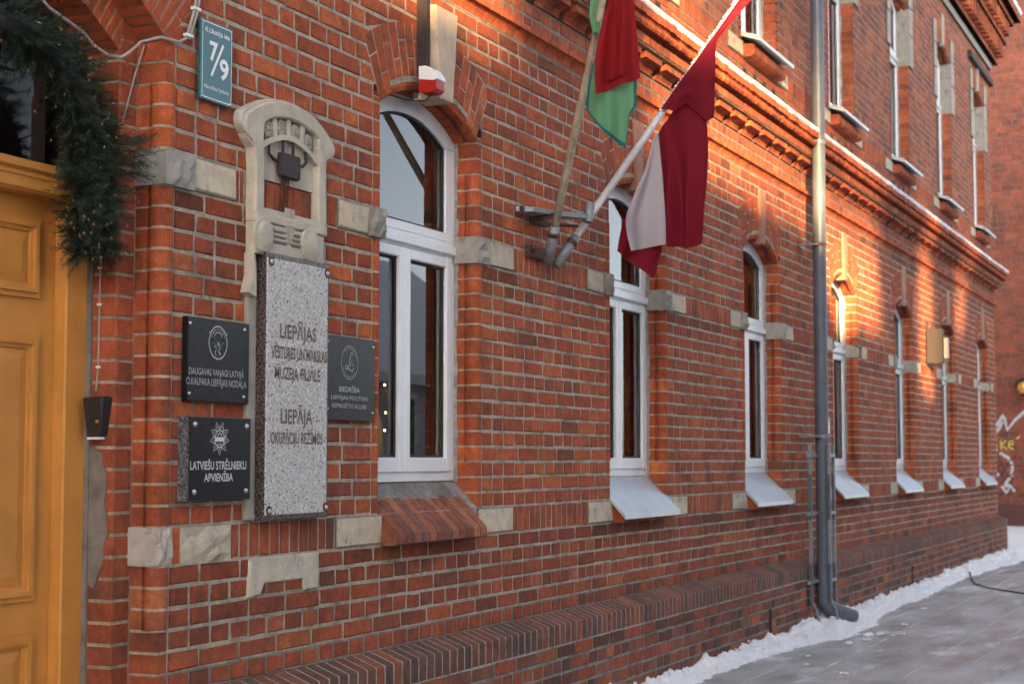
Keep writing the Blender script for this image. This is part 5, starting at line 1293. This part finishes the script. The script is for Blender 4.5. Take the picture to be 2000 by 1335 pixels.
# ---------------------------------------------------------------- the other side of the street (some seen in panes, rest shaped for shade)
def house(name, label, x0, x1, y0, y1, eave, ridge, wallc, axis='x', shade_cols=(), cat='house'):
    t = thing(name, label, cat, ((x0+x1)/2, (y0+y1)/2, 0))
    g = G(); mw = mat('painted_wall', wallc, .9, noise=(2, .15))[0]; ms = M['snow']; o = .3
    if axis == 'x':
        ym = (y0+y1)/2
        child('wall', G().prism_x([(y0, -.06), (y1, -.06), (y1, eave), (ym, ridge), (y0, eave)], x0, x1), mw, t)
        child('roof', G().prism_x([(y0-o, eave-.15), (ym, ridge+.02), (y1+o, eave-.15), (y1+o, eave+.02), (ym, ridge+.22), (y0-o, eave+.02)], x0-o, x1+o), ms, t)
    else:
        xm = (x0+x1)/2; f = G().prism_y([(x0, -.06), (x1, -.06), (x1, eave), (xm, ridge), (x0, eave)], y0, y1); child('wall', f, mw, t)
        child('roof', G().prism_y([(x0-o, eave-.15), (xm, ridge+.02), (x1+o, eave-.15), (x1+o, eave+.02), (xm, ridge+.22), (x0-o, eave+.02)], y0-o, y1+o), ms, t)
    n = max(1, int((x1-x0)/2.2))
    for i in range(n):
        c_ = x0+(x1-x0)*(i+.5)/n
        w = obj('window', G().box(c_-.5, c_+.5, y1-.02, y1+.05, 1.2, 2.6), M['white'], None); w.parent = t; w.location = -t.location
        p = obj('pane', G().box(c_-.42, c_+.42, y1+.05, y1+.06, 1.28, 2.52), M['gasket'], None); p.parent = w
    for cx, cy, w, top in shade_cols: child('shade_column', G().box(cx-w/2, cx+w/2, cy-.3, cy+.3, eave, top), mat('shade_column_brick', (.3, .1, .06))[0], t)  # columns added to cast dark strips of shade on the wall
    return t
house('house', 'unseen low grey house with snowy roof behind the camera, ridge set to shade the wall', -24, -17.9, -13, -9, 5.6, 7.85, (.35, .33, .30), 'x', ((-18.3, -11, .75, 11.2),))  # this and the next four ridges are set to cut the sun
house('house', 'unseen pale green house with snowy roof beside the low grey house, ridge set to shade the wall', -17.5, -13.3, -13, -9, 5.6, 7.75, (.3, .36, .3), 'x')
house('house', 'unseen cream cottage across the street, its steep snowy roof set to shade the wall', -13.0, -9.6, -13, -9, 5.2, 7.05, (.45, .40, .30), 'x', ((-8.75, -11, 1.2, 10.5),))
house('house', 'unseen small red shed house across the street, its snowy roof set to shade the wall', -7.9, -6.4, -13, -9, 5.0, 6.4, (.30, .10, .07), 'x', ((-5.95, -11, .8, 10.5),))
house('house', 'unseen narrow ochre house between taller ones across the street, ridge set to shade the wall', -5.4, -3.85, -13, -9, 5.2, 6.7, (.42, .30, .12), 'x')
house('house', 'tall white gabled house with snowy roof facing the brick building', -.2, 8.3, -18, -9, 6.2, 10.5, (.55, .53, .50), 'y')
house('house', 'brown wooden house with a broad snowy roof across the street', 9.6, 16.2, -16, -9.5, 2.9, 5.6, (.24, .17, .12), 'x')
house('house', 'white house with a low snowy roof opposite the far windows', 17.0, 26.5, -16, -9.5, 2.9, 5.4, (.60, .60, .60), 'x')
house('glow_blocker', 'wide grey block added unseen behind the camera to dim the low sky glow', -60, -48, -15.5, 14, 19, 21, (.36, .33, .3), 'x', cat='house')  # added out of view to dim the low sky glow
house('sun_blocker', 'tall plain block added unseen behind the camera to keep sun off the far end', -27.3, -18, -32, -23.6, 20, 21.5, (.4, .38, .35), 'x', cat='building')  # added out of view to keep the sun off the far end
def bare_tree(x, y, H_, r0, zc, rc, n, label, seed):
    t = thing('bare_tree', label, 'tree', (x, y, 0), 'unseen bare trees thinning the sun'); q = random.Random(seed)
    child('trunk', G().tube([(x, y, -.1), (x+.1, y, H_*.3), (x, y+.1, H_*.6), (x+.1, y, H_)], [r0, r0*.8, r0*.5, .03], 9), mat('bark', (.06, .05, .045), .95)[0], t, True)
    g = G()
    for k in range(n):
        d = Vector((q.gauss(0, 1), q.gauss(0, 1), q.gauss(0, .8))).normalized(); c_ = Vector((x, y, zc))+Vector((d.x*rc, d.y*rc, d.z*(H_-zc)))*q.random()**.5
        if c_.z < zc-2.0: continue
        v = (d*.8+Vector((q.uniform(-.6, .6), q.uniform(-.6, .6), q.uniform(-.1, .9)))).normalized()*q.uniform(.4, 1.1); g.tube([c_-v*.5, c_+v*.5], [.017, .005], 3, caps=False)
    tag(child('crown', g, mat('twig', (.05, .042, .038), .95)[0], t), kind='stuff'); return t
bare_tree(-25.0, -15, 16.5, .25, 12.7, 4.4, 8500, 'unseen bare tree behind the low grey house, crown set to thin the sun', 1)  # unseen crowns, placed and thickened to dim the upper storey
bare_tree(-18.0, -15.5, 16.5, .22, 12.7, 4.2, 9000, 'unseen bare tree behind the cream cottage, crown set to thin the sun', 2)
bare_tree(-11.5, -16, 16, .25, 12.5, 4.3, 9000, 'unseen bare tree behind the red shed, crown set to thin the sun', 3)
SC.cycles.max_bounces = 8; SC.cycles.transparent_max_bounces = 12
